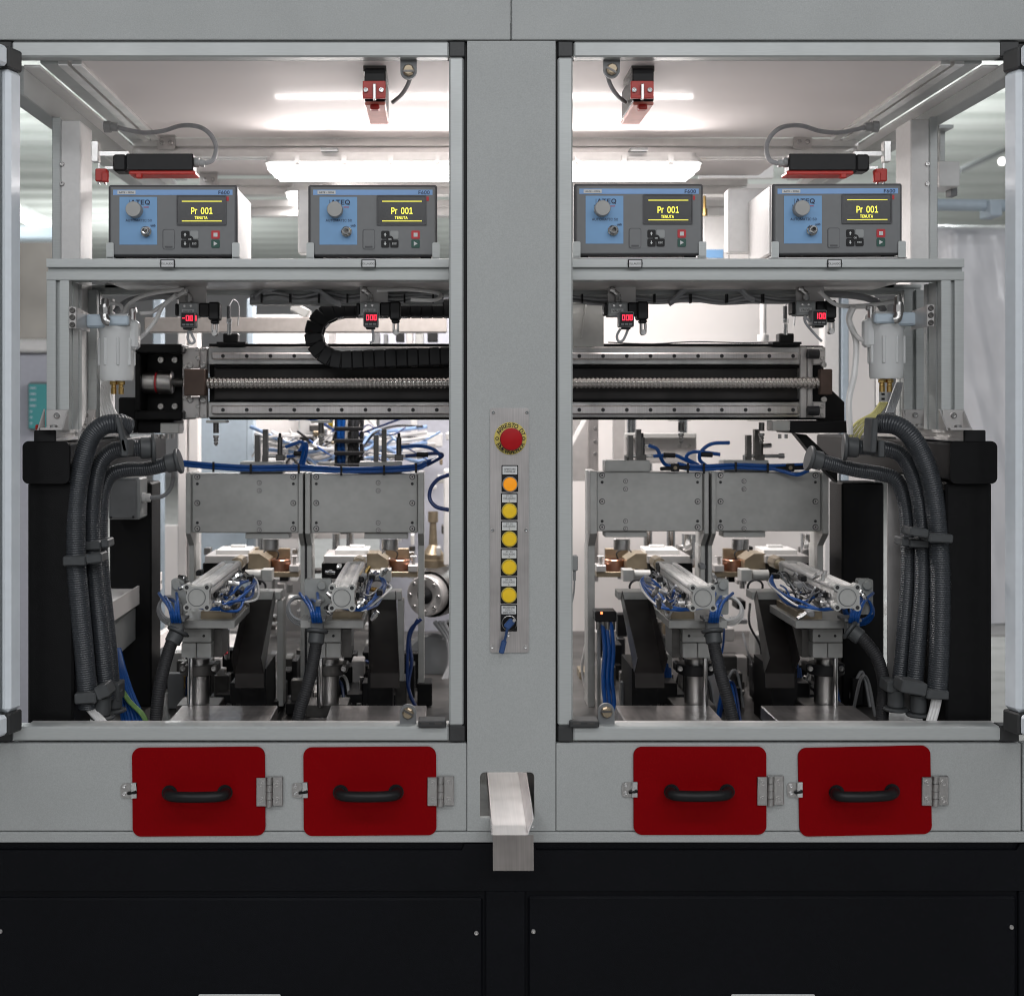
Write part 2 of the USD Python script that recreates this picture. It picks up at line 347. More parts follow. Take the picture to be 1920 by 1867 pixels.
# frames round the two bays: rails, inner stile and black corner blocks
def bay(ul, ur, inner):
    st = (ur - 27, ur) if inner == 'r' else (ul, ul + 28)
    part(cab, 'frame_rail', box(X(ul + 22 if inner == 'r' else st[1] + 2), X(st[0] - .5 if inner == 'r' else ur - 28), 0, .030, Zz(107), Zz(78), .003), 'anodised')
    part(cab, 'frame_rail', box(X(ul + 22 if inner == 'r' else st[1] + .5), X(st[0] - .5 if inner == 'r' else ur - 28), 0, .034, Zz(1389), Zz(1362), .003), 'anodised')
    part(cab, 'frame_stile', box(X(st[0]), X(st[1]), 0, .030, Zz(1360), Zz(107.5), .003), 'anodised')
    for v0, v1 in ((78, 107), (1360.5, 1390)):
        part(cab, 'corner_block', box(X(st[0]), X(st[1] + (3 if inner == 'r' else 0)), -.001, .030, Zz(v1), Zz(v0), .002), 'corner_plastic')
    o = (ul, ul + 22) if inner == 'r' else (ur - 27, ur)
    for v0, v1 in ((78, 107), (1360.5, 1390)):
        part(cab, 'corner_block', box(X(o[0] - 10), X(o[1]), -.001, .030, Zz(v1), Zz(v0), .002), 'corner_plastic')
bay(0, 869, 'r'); bay(1046, 1911, 'l')
# black base cabinet
part(cab, 'base_frame', box(X(-60), X(1985), .004, .8, 0, Zz(1579)), 'black_paint')
part(cab, 'base_band', poly_plate(ppoly([(-60, 1592), (866, 1592), (871, 1580), (1000, 1580), (1005, 1592), (1904, 1592), (1912, 1580), (1985, 1580), (1985, 1668), (-60, 1668)], 0), -.004, .006), 'black_paint')
part(cab, 'base_post', box(X(910), X(985), -.004, .006, 0, Zz(1668.4), .002), 'black_paint')
part(cab, 'base_post', box(X(1909), X(1985), -.004, .006, 0, Zz(1668.4), .002), 'black_paint')
for u0, u1, v0, sc in ((-60, 905, 1683, ((1, 1745), (893, 1748))), (990, 1905, 1680, ((1000, 1745), (1896, 1737)))):
    d = part(cab, 'base_door', box(X(u0), X(u1), -.002, .006, .12, Zz(v0), .004), 'black_paint')
    for u, v in sc: part(d, 'screw', screw(P(u, v, -.002), .0045), 'steel')
for u0, u1 in ((372, 526), (1371, 1528)):
    solo('sticker', 'white sticker low on the %s black base door' % ('left' if u0 < 900 else 'right'), 'sticker', rplate(u0, 1863.5, u1, 1905, -.0035, -.0021, .003), 'tag_white')
# inside of the upper cabinet: ceiling sheet, side beams, rails, posts
XL, XR = -.79, 1.015; CZ = 2.058
XR2 = 1.06
def mx(x): return XL + XR2 - x
part(cab, 'ceiling_panel', box(XL + .11, XR2 - .11, .03, .7195, CZ, CZ + .006), 'ceiling_sheet')
part(cab, 'ceiling_panel', box(XL + .1, XR - .1, .80, 1.28, CZ + .01, CZ + .016), 'ceiling_sheet')
for s in (0, 1):
    def sx(a, b): return (a, b) if s == 0 else (mx(b), mx(a))
    yp_ = .205 if s == 0 else .325
    part(cab, 'side_beam', box(*sx(XL - .04, XL - .0005), .03 if s == 0 else .002, 1.30, 1.993 if s == 0 else 2.022, 2.05, .002), 'grey_paint')
    part(cab, 'side_plate', box(*sx(XL, XL + .030), .03, 1.30, 2.046, 2.051), 'white_paint')
    part(cab, 'side_trunking', box(*sx(XL + .0305, XL + .064), .03, 1.28, 2.053, 2.07, .002), 'anodised')
    a, b = sx(XL + .0645, XL + .1095)
    part(cab, 'ceiling_rail', prof_y(.03, .7195, a, 2.050), 'anodised_bright')
    a, b = sx(XL, XL + .018)
    part(cab, 'side_post', box(a, b, yp_, yp_ + .08, .75, 1.992 if s == 0 else 2.02, .002), 'anodised')
    p = part(cab, 'inner_post', box(*sx(XL + .0185, XL + .058), yp_, yp_ + .09, .75, 1.985 if s == 0 else 2.015, .002), 'white_paint')
    for v in (308, 345): part(p, 'screw', screw(np.array([sx(XL + .020, XL + .024)[0] + .001, yp_, Zz(v, yp_)]), .005), 'steel')
part(cab, 'ceiling_cross_rail', prof_x(XL + .04, XR2 - .04, .72, 2.012), 'anodised_bright')
part(cab, 'ceiling_cross_rail', prof_x(XL + .135, XR - .135, 1.26, 2.010), 'anodised_bright')
part(cab, 'ceiling_cross_rail', prof_x(XL + .135, XR - .135, 1.26, 1.95), 'anodised_bright')
for u, v in ((312, 266), (1506, 264), (392, 335)):
    y = .715 if v < 300 else 1.25
    q = part(cab, 'angle_bracket', cat(pbox(u - 18, v - 16, u + 16, v + 15, y - .004, y), pbox(u - 18, v - 16, u + 16, v - 12, y - .03, y - .004)), 'machined_light')
    for du in (-8, 8): part(q, 'screw', screw(P(u + du, v + 2, y - .004), .006), 'steel')
# rear: white panel behind the right half, grey rear plate, posts of the rear frame
part(cab, 'rear_panel', box(X(1062, 1.62), X(1640, 1.62), 1.62, 1.64, .62, Zz(345, 1.62)), 'panel_white')
part(cab, 'rear_panel', pbox(300, 985, 560, 1300, 1.95, 1.97), 'panel_white')
part(cab, 'rear_panel', pbox(470, 1085, 850, 1300, 1.72, 1.74), 'machined_light')
part(cab, 'rear_plate', pbox(1312, 306, 1450, 334, 1.40, 1.42), 'machined_light')
for u0, u1, m in ((286, 303, 'pale_blue'), (333, 350, 'panel_white'), (353, 372, 'panel_white'), (462, 476, 'pale_blue')):
    part(cab, 'rear_post', box(X(u0, 1.5), X(u1, 1.5), 1.5, 1.55, .5, Zz(560, 1.5), .003), m)
part(cab, 'rear_post', box(X(1545, 1.2), X(1574, 1.2), 1.2, 1.25, .6, Zz(480, 1.2), .003), 'white_paint')
part(cab, 'rear_post', box(X(1578, 1.2), X(1592, 1.2), 1.2, 1.25, .6, Zz(480, 1.2), .003), 'pale_blue')
part(cab, 'rear_rail', box(X(270, .95), X(838, .95), .95, 1.0, Zz(623, .95), Zz(595, .95), .002), 'beam_grey')
part(cab, 'table', box(-.84, .03, .05, 1.62, .655, .70), 'table_dark')
part(cab, 'table', box(.25, 1.12, .05, 1.62, .655, .70), 'table_dark')
part(cab, 'table', box(.0305, .2495, .6, 1.62, .655, .70), 'table_dark')
# catches, round bolts and hinge pads on the bay frames
for u, v, m_ in ((766, 133, 1), (1147, 131, 1), (765, 1336, -1), (1137, 1334, -1)):
    t = thing('door_catch', 'grey tab with %s at the %s inner corner of the %s bay' % ('a large slotted bolt', 'upper' if v < 500 else 'lower', 'left' if u < 900 else 'right'), 'catch', P(u, v, .02), 'door catches at the bay corners')
    g = Point(X(u, .02), Zz(v, .02)).buffer(S(15.5, .02)).union(sbox(X(u - 15.5, .02), min(Zz(v, .02), Zz(v - m_ * 24, .02)), X(u + 15.5, .02), max(Zz(v, .02), Zz(v - m_ * 24, .02))))
    part(t, 'tab', poly_plate(g, .02, .028), 'mid_plastic')
    b = part(t, 'bolt', lathe([(1e-6, .010), (.0085, .010), (.011, .006), (.011, 0)], P(u, v, .02), (0, -1, 0), 8), 'bronze')
    part(b, 'slot', rotm(pbox(u - 10, v - 2, u + 10, v + 2, .0092, .012), .5 if u in (765, 1147) else 0, (0, 1, 0), P(u, v, .01)), 'dark_steel')
for u0, u1 in ((784, 837), (1068, 1124)):
    t = thing('door_magnet', 'dark plate with two slots on the sill, lower %s corner' % ('right bay, left' if u0 > 900 else 'left bay, right'), 'magnet', P((u0 + u1) / 2, 1362, -.01), 'magnets on the sills')
    part(t, 'plate', pbox(u0, 1352, u1, 1364, -.012, .028, .002), 'corner_plastic')
    for k in (.25, .72): part(t, 'slot', pbox(u0 + (u1 - u0) * k - 7, 1355, u0 + (u1 - u0) * k + 7, 1357.5, -.0128, -.0121), 'dark_steel')
part(cab, 'sill', box(X(45, 0), X(842), .0345, .055, Zz(1389), Zz(1364)), 'anodised_bright')
part(cab, 'sill', box(X(1074, 0), X(1884), .0345, .055, Zz(1389), Zz(1364)), 'anodised_bright')

# ================================================================ the two open bay doors, seen almost edge on
def bay_door(u, s, label):
    hx = X(u, 0); t = thing('bay_door', label, 'door', (hx, 0, .8), 'open glazed doors of the bays')
    a = math.atan2(-.954, s * .30)                       # direction of the opened leaf
    def tr(m):                                           # local: x along the leaf, y thickness, z up
        v = np.asarray(m[0]); c, sn = math.cos(a), math.sin(a); w = np.array([c, sn]); n = np.array([-sn, c])
        out = np.stack([hx + v[:, 0] * w[0] + v[:, 1] * n[0], -.012 + v[:, 0] * w[1] + v[:, 1] * n[1], v[:, 2]], 1)
        return out, m[1]
    zt, zb = Zz(104), Zz(1362)
    y0, y1 = (-.028, .004) if s < 0 else (-.004, .028)
    part(t, 'stile', tr(box(0, .042, y0, y1, zb + .037, zt - .037, .008)), 'anodised_door')
    part(t, 'corner_block', tr(box(0, .042, y0, y1, zt - .0368, zt + .003, .003)), 'corner_plastic')
    part(t, 'corner_block', tr(box(0, .042, y0, y1, zb - .003, zb + .0368, .003)), 'corner_plastic')
    for z in (zt - .0355, zb - .001):
        r = part(t, 'rail', tr(box(.043, .76, y0, y1, z, z + .037, .005)), 'anodised_door')
        part(r, 'screw', tr(screw((.055, y1 if s > 0 else y0, z + .017), .005, (0, 1 if s > 0 else -1, 0))), 'steel')
    part(t, 'stile', tr(box(.762, .80, y0, y1, zb, zt, .008)), 'anodised')
    part(t, 'pane', tr(box(.043, .76, (y0 + y1) / 2 - .003, (y0 + y1) / 2 + .003, zb + .037, zt - .037)), 'clear_glass')
bay_door(43, -1, 'open door of the left bay, grey metal frame, swung towards the viewer')
bay_door(1877, 1, 'open door of the right bay, grey metal frame, swung towards the viewer')

# ================================================================ red hatches
def hatch(u0, v0, u1, v1, tilt, which):
    uc, vc = (u0 + u1) / 2, (v0 + v1) / 2; loc = P(uc, v1, -.006)
    t = thing('red_hatch', 'dark red hatch with black bow handle, ' + which, 'hatch', loc, 'red hatches below the bays')
    c = P(uc, vc, -.006); R = lambda m: rotm(m, -tilt, (0, 1, 0), c)
    part(t, 'leaf', R(rplate(u0, v0, u1, v1, -.0065, -.0022, .016)), 'red_paint')
    hu, hv = uc - 3 + (2 if u0 > 900 else 0), vc + 7
    pts = [P(hu - 52, hv - 5, -.006), P(hu - 54, hv - 4, -.022), P(hu - 47, hv + 1, -.040), P(hu - 20, hv + 3, -.047), P(hu + 20, hv + 3, -.047), P(hu + 47, hv + 1, -.040), P(hu + 54, hv - 4, -.022), P(hu + 52, hv - 5, -.006)]
    h = part(t, 'handle', R(tube(spline(pts, 6), .0100, 12)), 'black_plastic')
    for d in (-52, 52): part(h, 'foot', R(ycyl(hu + d, hv - 5, -.0085, -.0064, .0145, 16)), 'black_plastic')
    # hinge on the right
    a, b, y = u1 - 17, u1 + 33, -.0068; v = vc - 26
    hg = part(t, 'hinge', cat(pbox(a, v, a + 19, v + 54, y - .004, y, .0012), pbox(a + 31, v - 2, b, v + 53, y - .004, y + .004, .0012)), 'steel')
    for k in range(4): part(hg, 'knuckle', cyl(P(a + 25, v - 2 + k * 14 + 13.2, y - .003), P(a + 25, v - 2 + k * 14, y - .003), .0065, 12), 'steel')
    for du in (10, 40):
        for dv in (11, 42):
            part(hg, 'screw', lathe([(.0058, 0), (.0058, .0012), (.0042, .0012), (.0042, .0004), (.002, .0004), (.002, .0016), (1e-6, .0016)], P(a + du, v + dv, y - .004), (0, -1, 0), 14), 'steel')
    # latch on the left
    lu, lv = u0 - 22, vc - 16
    lt = part(t, 'latch', rplate(lu, lv, lu + 22, lv + 28, -.0045, -.002, .007), 'steel')
    part(lt, 'tongue', cat(pbox(lu + 19, lv - 1, lu + 30, lv + 29, -.0105, -.0075, .001), pbox(lu + 19, lv - 1, lu + 22, lv + 29, -.0076, -.0022)), 'chrome')
    part(lt, 'cam', cyl(P(lu + 14, lv + 19, -.0055), P(lu + 29, lv + 17, -.013), .0028, 8), 'black_plastic')
    for dv in (6, 20): part(lt, 'screw', screw(P(lu + 7, lv + dv, -.0045), .0034), 'chrome')
hatch(248, 1401, 497, 1567, math.radians(.5), 'leftmost of the row')
hatch(569, 1400.5, 818, 1566, math.radians(.4), 'right one of the pair under the left bay')
hatch(1188, 1400, 1437, 1564.5, math.radians(.1), 'left one of the pair under the right bay')
hatch(1498, 1400, 1746, 1565.5, math.radians(1.2), 'tilted, rightmost of the row')

# ================================================================ discharge chute
y0, y1, yl = .30, -.075, -.085
t = thing('discharge_chute', 'bent stainless steel chute sticking out of the grey centre panel', 'chute', P(960, 1632, yl))
def quad(a, b, c, d, th):
    q = np.array([a, b, c, d]); n = np.cross(q[1] - q[0], q[3] - q[0]); n /= np.linalg.norm(n)
    v = np.vstack([q, q - n * th]); f = [(0, 1, 2), (0, 2, 3), (4, 6, 5), (4, 7, 6)]
    for i in range(4): j = (i + 1) % 4; f += [(i, i + 4, j + 4), (i, j + 4, j)]
    return v, np.array(f)
A, B = P(918, 1430, y0), P(966, 1430, y0); C, D_ = P(989, 1565, y1), P(924, 1565, y1)
xw = C[0] + .002; A[0] = D_[0]; B[0] = C[0]
A[2] = B[2] = D_[2] + .055
part(t, 'floor', quad(D_, C, B, A, .002), 'chute_steel')
lip = [np.array([D_[0], y1, D_[2]]), np.array([C[0] + .011, y1, C[2]]), np.array([C[0] + .011, yl, Zz(1632, yl)]), np.array([D_[0], yl, Zz(1632, yl)])]
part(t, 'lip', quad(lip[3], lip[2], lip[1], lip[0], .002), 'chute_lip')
wl = lambda x, z: [np.array([x, y1, D_[2]]), np.array([x, y0, A[2]]), np.array([x + z * .36, y0, A[2] + z]), np.array([x + z * .36, y1, D_[2] + z])]
part(t, 'side_wall', quad(*wl(C[0] + .001, .03), .002), 'chute_steel')
part(t, 'side_wall', quad(*wl(D_[0] - .001, .006), .002), 'chute_steel')
for u in (921, 999): part(t, 'rivet', screw(P(u, 1549, -.075), .002), 'chrome')
part(cab, 'chute_duct', cat(box(X(885), X(893), .013, .40, Zz(1560), Zz(1480)), box(X(1008), X(1016), .013, .40, Zz(1560), Zz(1480)), box(X(893.5), X(1007.5), .013, .40, Zz(1560), Zz(1540))), 'dark_steel')

# ================================================================ operator strip on the centre panel
t = thing('control_panel', 'upright steel operator strip with emergency stop, five push buttons and key switch', 'control panel', P(955, 1223, -.004))
part(t, 'face_plate', rplate(919, 765, 991.5, 1223, -.0042, -.0012, .004), 'brushed_steel')
for u, v in ((925, 773.5), (988, 773.5), (923.5, 994), (986.5, 994), (922.5, 1213), (985, 1213), (953.5, 1191)):
    part(t, 'screw', screw(P(u, v, -.0042), .0033), 'chrome')
es = part(t, 'emergency_stop_disc', ycyl(957, 822, -.0062, -.0044, .0304, 40, .0006), 'yellow_disc')
part(es, 'mushroom_head', lathe([(.015, 0), (.0155, .012), (.0205, .016), (.0212, .022), (.0195, .026), (.013, .0278), (1e-6, .0283)], P(957.5, 823, -.0064), (0, -1, 0), 32), 'estop_red')
def ring(s, r, a0, a1, flip):
    out = []
    for k, ch in enumerate(s):
        if ch == ' ': continue
        a = math.radians(a0 + (a1 - a0) * k / (len(s) - 1))
        m = text(ch, 957, 822 - r, -.0064, 7.6, True) if not flip else text(ch, 957, 822 + r, -.0064, 7.6, True)
        out.append(rotm(m, a, (0, 1, 0), P(957, 822, -.0064)))
    return catl(out)
part(es, 'lettering', cat(ring('ARRESTO DI', 25.2, -62, 70, False), ring('EMERGENZA', 25.2, 62, -62, True)), 'ink')
for a in (-90, 90): part(es, 'arrow_mark', rotm(torus(P(957, 797, -.0066), (0, 1, 0), .0027, .0007, 12, 6), math.radians(a), (0, 1, 0), P(957, 822, -.0066)), 'ink')
leg = [(872, 956, 907.5, ['APERTURA', 'PORTELLE'], 'button_orange'), (924.5, 955, 957.5, ['ST. 01', 'COLLAUDO', '1'], 'button_yellow'), (976.8, 955, 1010, ['ST. 02', 'COLLAUDO', '2'], 'button_yellow'),
       (1029, 954.5, 1062.5, ['ST. 03', 'COLLAUDO', '3'], 'button_yellow'), (1081.3, 954, 1115, ['ST. 04', 'COLLAUDO', '4'], 'button_yellow'), (1133.5, 954, 1168, ['SELEZIONE', 'CICLO', 'MAN AUTO'], None)]
for v0, uc, vb, words_, m in leg:
    lg = part(t, 'legend_frame', rplate(uc - 15.5, v0, uc + 15.5, v0 + 50, -.0062, -.0044, .0012), 'black_plastic')
    part(lg, 'legend_tag', rplate(uc - 13.7, v0 + 2, uc + 13.7, v0 + 17.5, -.0068, -.0063, .0008), 'tag_white')
    n = len(words_)
    part(lg, 'legend_text', catl([text(w, uc, v0 + 9.8 + (k - (n - 1) / 2) * 4.6, -.0071, 3.0) for k, w in enumerate(words_)]), 'ink')
    if m:
        b = part(t, 'push_button', lathe([(.0128, 0), (.0128, .007), (.0122, .009), (1e-6, .0096)], P(uc, vb, -.0066), (0, -1, 0), 32), m)
        part(b, 'bezel', lathe([(.0145, 0), (.0145, .007), (.0135, .0082), (.0129, .0075), (.0129, 0)], P(uc, vb, -.0064), (0, -1, 0), 32), 'grey_plastic' if m == 'button_orange' else 'yellow_disc')
    else:
        ks = part(t, 'key_switch', lathe([(.0135, 0), (.0135, .008), (.0118, .010), (.0112, .006), (.0075, .006), (.0075, .013), (1e-6, .013)], P(uc + 1, vb, -.0064), (0, -1, 0), 28), 'black_plastic')
        part(ks, 'ring', torus(P(uc + 1, vb, -.0145), (0, 1, 0), .0135, .0009, 28, 6), 'steel')
k = thing('key', 'blue plastic key with hanging blue tag, in the key switch', 'key', P(952, 1226, -.03))
part(k, 'bow', rotm(pbox(946, 1163, 966, 1176, -.040, -.034, .002), -math.radians(48), (0, 1, 0), P(956, 1170, -.036)), 'key_blue')
part(k, 'shaft', ycyl(956, 1169, -.034, -.0195, .0035, 10), 'steel')
part(k, 'bead', ycyl(964, 1163, -.043, -.040, .003, 10), 'chrome')
part(k, 'strap', cable([P(951, 1177, -.037), P(949, 1190, -.030), P(946, 1202, -.024)], .0026, 8), 'key_blue')
part(k, 'tag', rotm(pbox(938, 1200, 948, 1226, -.026, -.019, .002), math.radians(14), (0, 1, 0), P(943, 1212, -.022)), 'key_blue')

# ================================================================ instrument shelf
SX0, SX1 = X(87, .06), X(1808, .06)
sh = thing('instrument_shelf', 'aluminium profile bench shelf carrying the four blue and grey testers', 'shelf', ((SX0 + SX1) / 2, .2, Zz(805, .06)))
zt = Zz(485, .06); zb_ = Zz(525.5, .06)
part(sh, 'beam', extrude_to(tslot(.045, zt - zb_, 1, s=.009), (SX0, .06, zb_), (0, 1, 0), (0, 0, 1), SX1 - SX0), 'anodised')
part(sh, 'beam', extrude_to(tslot(.045, zt - zb_, 1, s=.009), (SX0 + .05, .30, zb_), (0, 1, 0), (0, 0, 1), SX1 - SX0 - .1), 'anodised')
part(sh, 'top_plate', box(SX0 + .002, SX1 - .002, .1055, .2995, zt - .006, zt - .001), 'machined_light')
part(sh, 'underside_plate', box(SX0 + .10, SX1 - .10, .1055, .2995, zb_ + .002, zb_ + .005), 'machined_light')
part(sh, 'rear_rail', prof_x(X(152, .29), X(1731, .29), .30, Zz(553, .30), .02, .022, 1), 'anodised')
for s in (0, 1):
    a = X(87, .06) if s == 0 else X(1765, .06)
    part(sh, 'post', prof_z(Zz(806, .06), zb_ - .0005, a, .06, .0435, .09, (1, 2)), 'anodised')
    part(sh, 'post', prof_z(Zz(806, .06), zb_ - .0005, a, .258, .0435, .045, 1), 'anodised')
    for yy in (.06, .258):
        d = -1 if s == 0 else 1
        xc = a + .0217
        q = part(sh, 'foot_bracket', cat(box(xc - .021, xc + .021, yy - .004, yy - .0005, Zz(806, .06), Zz(768, .06), .001),
                                          box(xc - .021, xc + .021, yy - .042, yy - .004, Zz(806, .06), Zz(801, .06), .001)), 'machined_light')
        pl = Polygon([(0, 0), (.040, 0), (.0, .040)])
        for dx in (-.024, .0212): part(q, 'web', extrude_to(pl, (xc + dx, yy - .0005, Zz(806, .06)), (0, -1, 0), (0, 0, 1), -.003 if False else .003), 'machined_light')
        part(q, 'screw', screw((xc, yy - .004, Zz(779, .06)), .006), 'steel')
        part(q, 'screw', screw((xc, yy - .025, Zz(801, .06)), .007, (0, 0, 1)), 'steel')
for k, u in enumerate((314, 691, 1191, 1565)):
    t = thing('name_tag', 'small black framed tag on the shelf edge under the %s tester' % ('far left', 'second', 'third', 'far right')[k], 'tag', P(u, 501, .058), 'name tags along the shelf edge')
    part(t, 'frame', rplate(u - 13.5, 486.5, u + 13.5, 502, .0575, .0597, .001), 'black_plastic')
    part(t, 'tag', rplate(u - 11.5, 488, u + 11.5, 500.5, .0570, .0574, .0006), 'tag_white')
    part(t, 'lettering', text('COLLAUDO %d' % (k + 1), u, 494.5, .0568, 3.4), 'ink')

# ================================================================ leak testers
def tester(u0, v0, label):
    y = .10; u1, v1 = u0 + 242, v0 + 136
    t = thing('leak_tester', label, 'tester', P(u0 + 121, v1 + 2, y + .02), 'leak testers on the shelf')
    def q(a, b, c, d, ya, yb, bev=0): return pbox(u0 + a, v0 + b, u0 + c, v0 + d, ya, yb, bev)
    part(t, 'casing', cat(q(2, 2, 240, 132, y + .016, y + .215, .003)), 'white_paint')
    part(t, 'rear_cover', q(10, 8, 232, 128, y + .216, y + .258, .003), 'white_paint')
    part(t, 'bezel', q(0, 0, 242, 134, y + .002, y + .015, .003), 'tester_rim')
    part(t, 'front_plate', q(4, 4, 238, 131, y, y + .006, .0015), 'tester_front')
    part(t, 'stripe', q(9, 9, 233, 19, y - .0005, y - .0001), 'stripe_blue')
    part(t, 'serial_tag', rplate(u0 + 17, v0 + 10.5, u0 + 51, v0 + 17.5, y - .0012, y - .0007, .0008), 'tag_white')
    part(t, 'serial_text', text('AATE - 0006', u0 + 34, v0 + 14, y - .0015, 3.2), 'ink')
    part(t, 'model_text', text('F600', u0 + 217, v0 + 14.2, y - .0009, 6.3, True), 'logo_navy')
    bp = part(t, 'blue_panel', q(21, 22.5, 91.5, 112, y - .0006, y - .0001), 'tester_blue')
    part(bp, 'logo', cat(text('ATEQ', u0 + 60, v0 + 32.5, y - .001, 8.6, True, wide=1.15), q(39.8, 28, 40.5, 41, y - .0012, y - .0008), q(36, 39.5, 37.5, 41, y - .0012, y - .0008)), 'logo_navy')
    part(bp, 'logo_line', q(66, 41, 76, 42.4, y - .0012, y - .0008), 'logo_red')
    part(bp, 'caption', text('AUTOMATIC 50', u0 + 57, v0 + 66.5, y - .001, 4.6), 'logo_navy')
    part(bp, 'mark', text('usb', u0 + 84, v0 + 76, y - .001, 4.0, True), 'logo_navy')
    kn = part(t, 'knob', lathe([(.0152, 0), (.0152, .018), (.0142, .020), (1e-6, .0205)], P(u0 + 51, v0 + 48, y), (0, -1, 0), 28), 'knob_grey')
    ko = part(t, 'air_port', lathe([(.0105, 0), (.0105, .006), (.0085, .008), (.0085, .016), (.0068, .018), (.0050, .018), (.0050, .004), (1e-6, .004)], P(u0 + 72, v0 + 88, y), (0, -1, 0), 18), 'chrome')
    part(ko, 'bore', ycyl(u0 + 72, v0 + 88, y - .0075, y - .005, .0048, 12), 'dark_steel')
    cd = part(t, 'card_door', rplate(u0 + 103, v0 + 84, u0 + 124, v0 + 120, y - .0014, y - .0001, .004), 'tester_front')
    part(cd, 'grip', q(106, 114.5, 120, 117.5, y - .0022, y - .0015), 'tester_rim')
    part(cd, 'edge', poly_plate(rrect(u0 + 102, v0 + 83, u0 + 125, v0 + 121, y, .0045).difference(rrect(u0 + 103, v0 + 84, u0 + 124, v0 + 120, y, .004)), y - .0009, y - .0001), 'tester_rim')
    d = part(t, 'display', rplate(u0 + 130, v0 + 21, u0 + 220, v0 + 74, y - .0012, y - .0001, .002), 'screen')
    part(d, 'display_frame', poly_plate(rrect(u0 + 128.5, v0 + 19.5, u0 + 221.5, v0 + 75.5, y, .002).difference(rrect(u0 + 130.3, v0 + 21.3, u0 + 219.7, v0 + 73.7, y, .002)), y - .003, y - .0001), 'tester_rim')
    part(d, 'reading', cat(text('Pr', u0 + 161, v0 + 48.5, y - .0016, 11.8, True, wide=.74), text('001', u0 + 184.5, v0 + 48.5, y - .0016, 11.8, True, wide=.74), text('TENUTA', u0 + 174, v0 + 61.5, y - .0016, 5.4, True, wide=.8),
                            q(138, 30, 213, 31.3, y - .0016, y - .0013), q(138, 67, 213, 68.3, y - .0016, y - .0013)), 'screen_yellow')
    part(t, 'led_window', q(220.5, 22, 226, 30, y - .0008, y - .0001), 'key_red')
    for a, b in ((136.5, 86), (136.5, 102.5), (153.5, 102.5)):
        kk = part(t, 'key_button', rplate(u0 + a, v0 + b, u0 + a + 15.5, v0 + b + 15, y - .0012, y - .0001, .0028), 'black_plastic')
        cu_, cv_, d_ = u0 + a + 7.7, v0 + b + 7.5, 1 if b < 90 else -1
        part(kk, 'symbol', text('ESC', cu_, cv_, y - .0015, 3.2, True) if a > 140 else poly_plate(ppoly([(cu_ - 2.6, cv_), (cu_, cv_ - 3.6 * d_), (cu_ + 2.6, cv_), (cu_ + .9, cv_), (cu_ + .9, cv_ + 3.2 * d_), (cu_ - .9, cv_ + 3.2 * d_), (cu_ - .9, cv_)], y), y - .0016, y - .0013), 'tag_white')
    part(t, 'key_button', rplate(u0 + 153.5, v0 + 86, u0 + 169, v0 + 101, y - .0012, y - .0001, .0028), 'grey_plastic')
    kk = part(t, 'centre_key', ycyl(u0 + 153, v0 + 101.7, y - .0018, y - .0001, .0068, 20), 'black_plastic')
    part(kk, 'symbol', text('OK', u0 + 153, v0 + 101.7, y - .0021, 3.0, True), 'tag_white')
    kr = part(t, 'stop_key', rplate(u0 + 193, v0 + 85.5, u0 + 209, v0 + 101, y - .0012, y - .0001, .0025), 'key_red')
    part(kr, 'symbol', q(197.3, 89.7, 204.7, 97, y - .0016, y - .0013), 'tag_white')
    kg = part(t, 'start_key', rplate(u0 + 193, v0 + 102.5, u0 + 209, v0 + 118, y - .0012, y - .0001, .0025), 'key_green')
    part(kg, 'symbol', poly_plate(ppoly([(u0 + 198, v0 + 106), (u0 + 205, v0 + 110.2), (u0 + 198, v0 + 114.4)], y), y - .0016, y - .0013), 'tag_white')
    for a, b in ((-4, 10), (232, 246)):
        br = part(t, 'holding_bracket', cat(rplate(u0 + a, v0 + 108, u0 + b, v0 + 137, y - .004, y - .0015, .003), pbox(u0 + a, v0 + 135, u0 + b, v0 + 138.5, y - .004, y + .02)), 'anodised')
    for a in (20, 222): part(t, 'foot', q(a - 10, 132.5, a + 10, 139, y + .012, y + .03), 'rubber')
    part(t, 'mounting_plate', q(-8, 138, 250, 139.5, y - .002, y + .25), 'machined_light')
    return t
T1 = tester(203, 347, 'leak tester at the far left of the shelf, its white casing side showing')
y_ = .12
def at_tester(u0, v0): return P(u0 + 121, v0 + 138, .12)
base = LOC[T1]
for u0, v0, rz, lab in ((578, 347, 0.0, 'leak tester left of the grey centre panel, under the bright lamp'), (1077, 345, 0.0, 'leak tester right next to the grey centre panel on its right'), (1450, 344.5, -1.6, 'leak tester at the far right of the shelf, turned slightly')):
    p0 = P(203 + 121, 347, .10); p1 = P(u0 + 121, v0, .10)
    dup(T1, lab, base + (p1 - p0), rz)

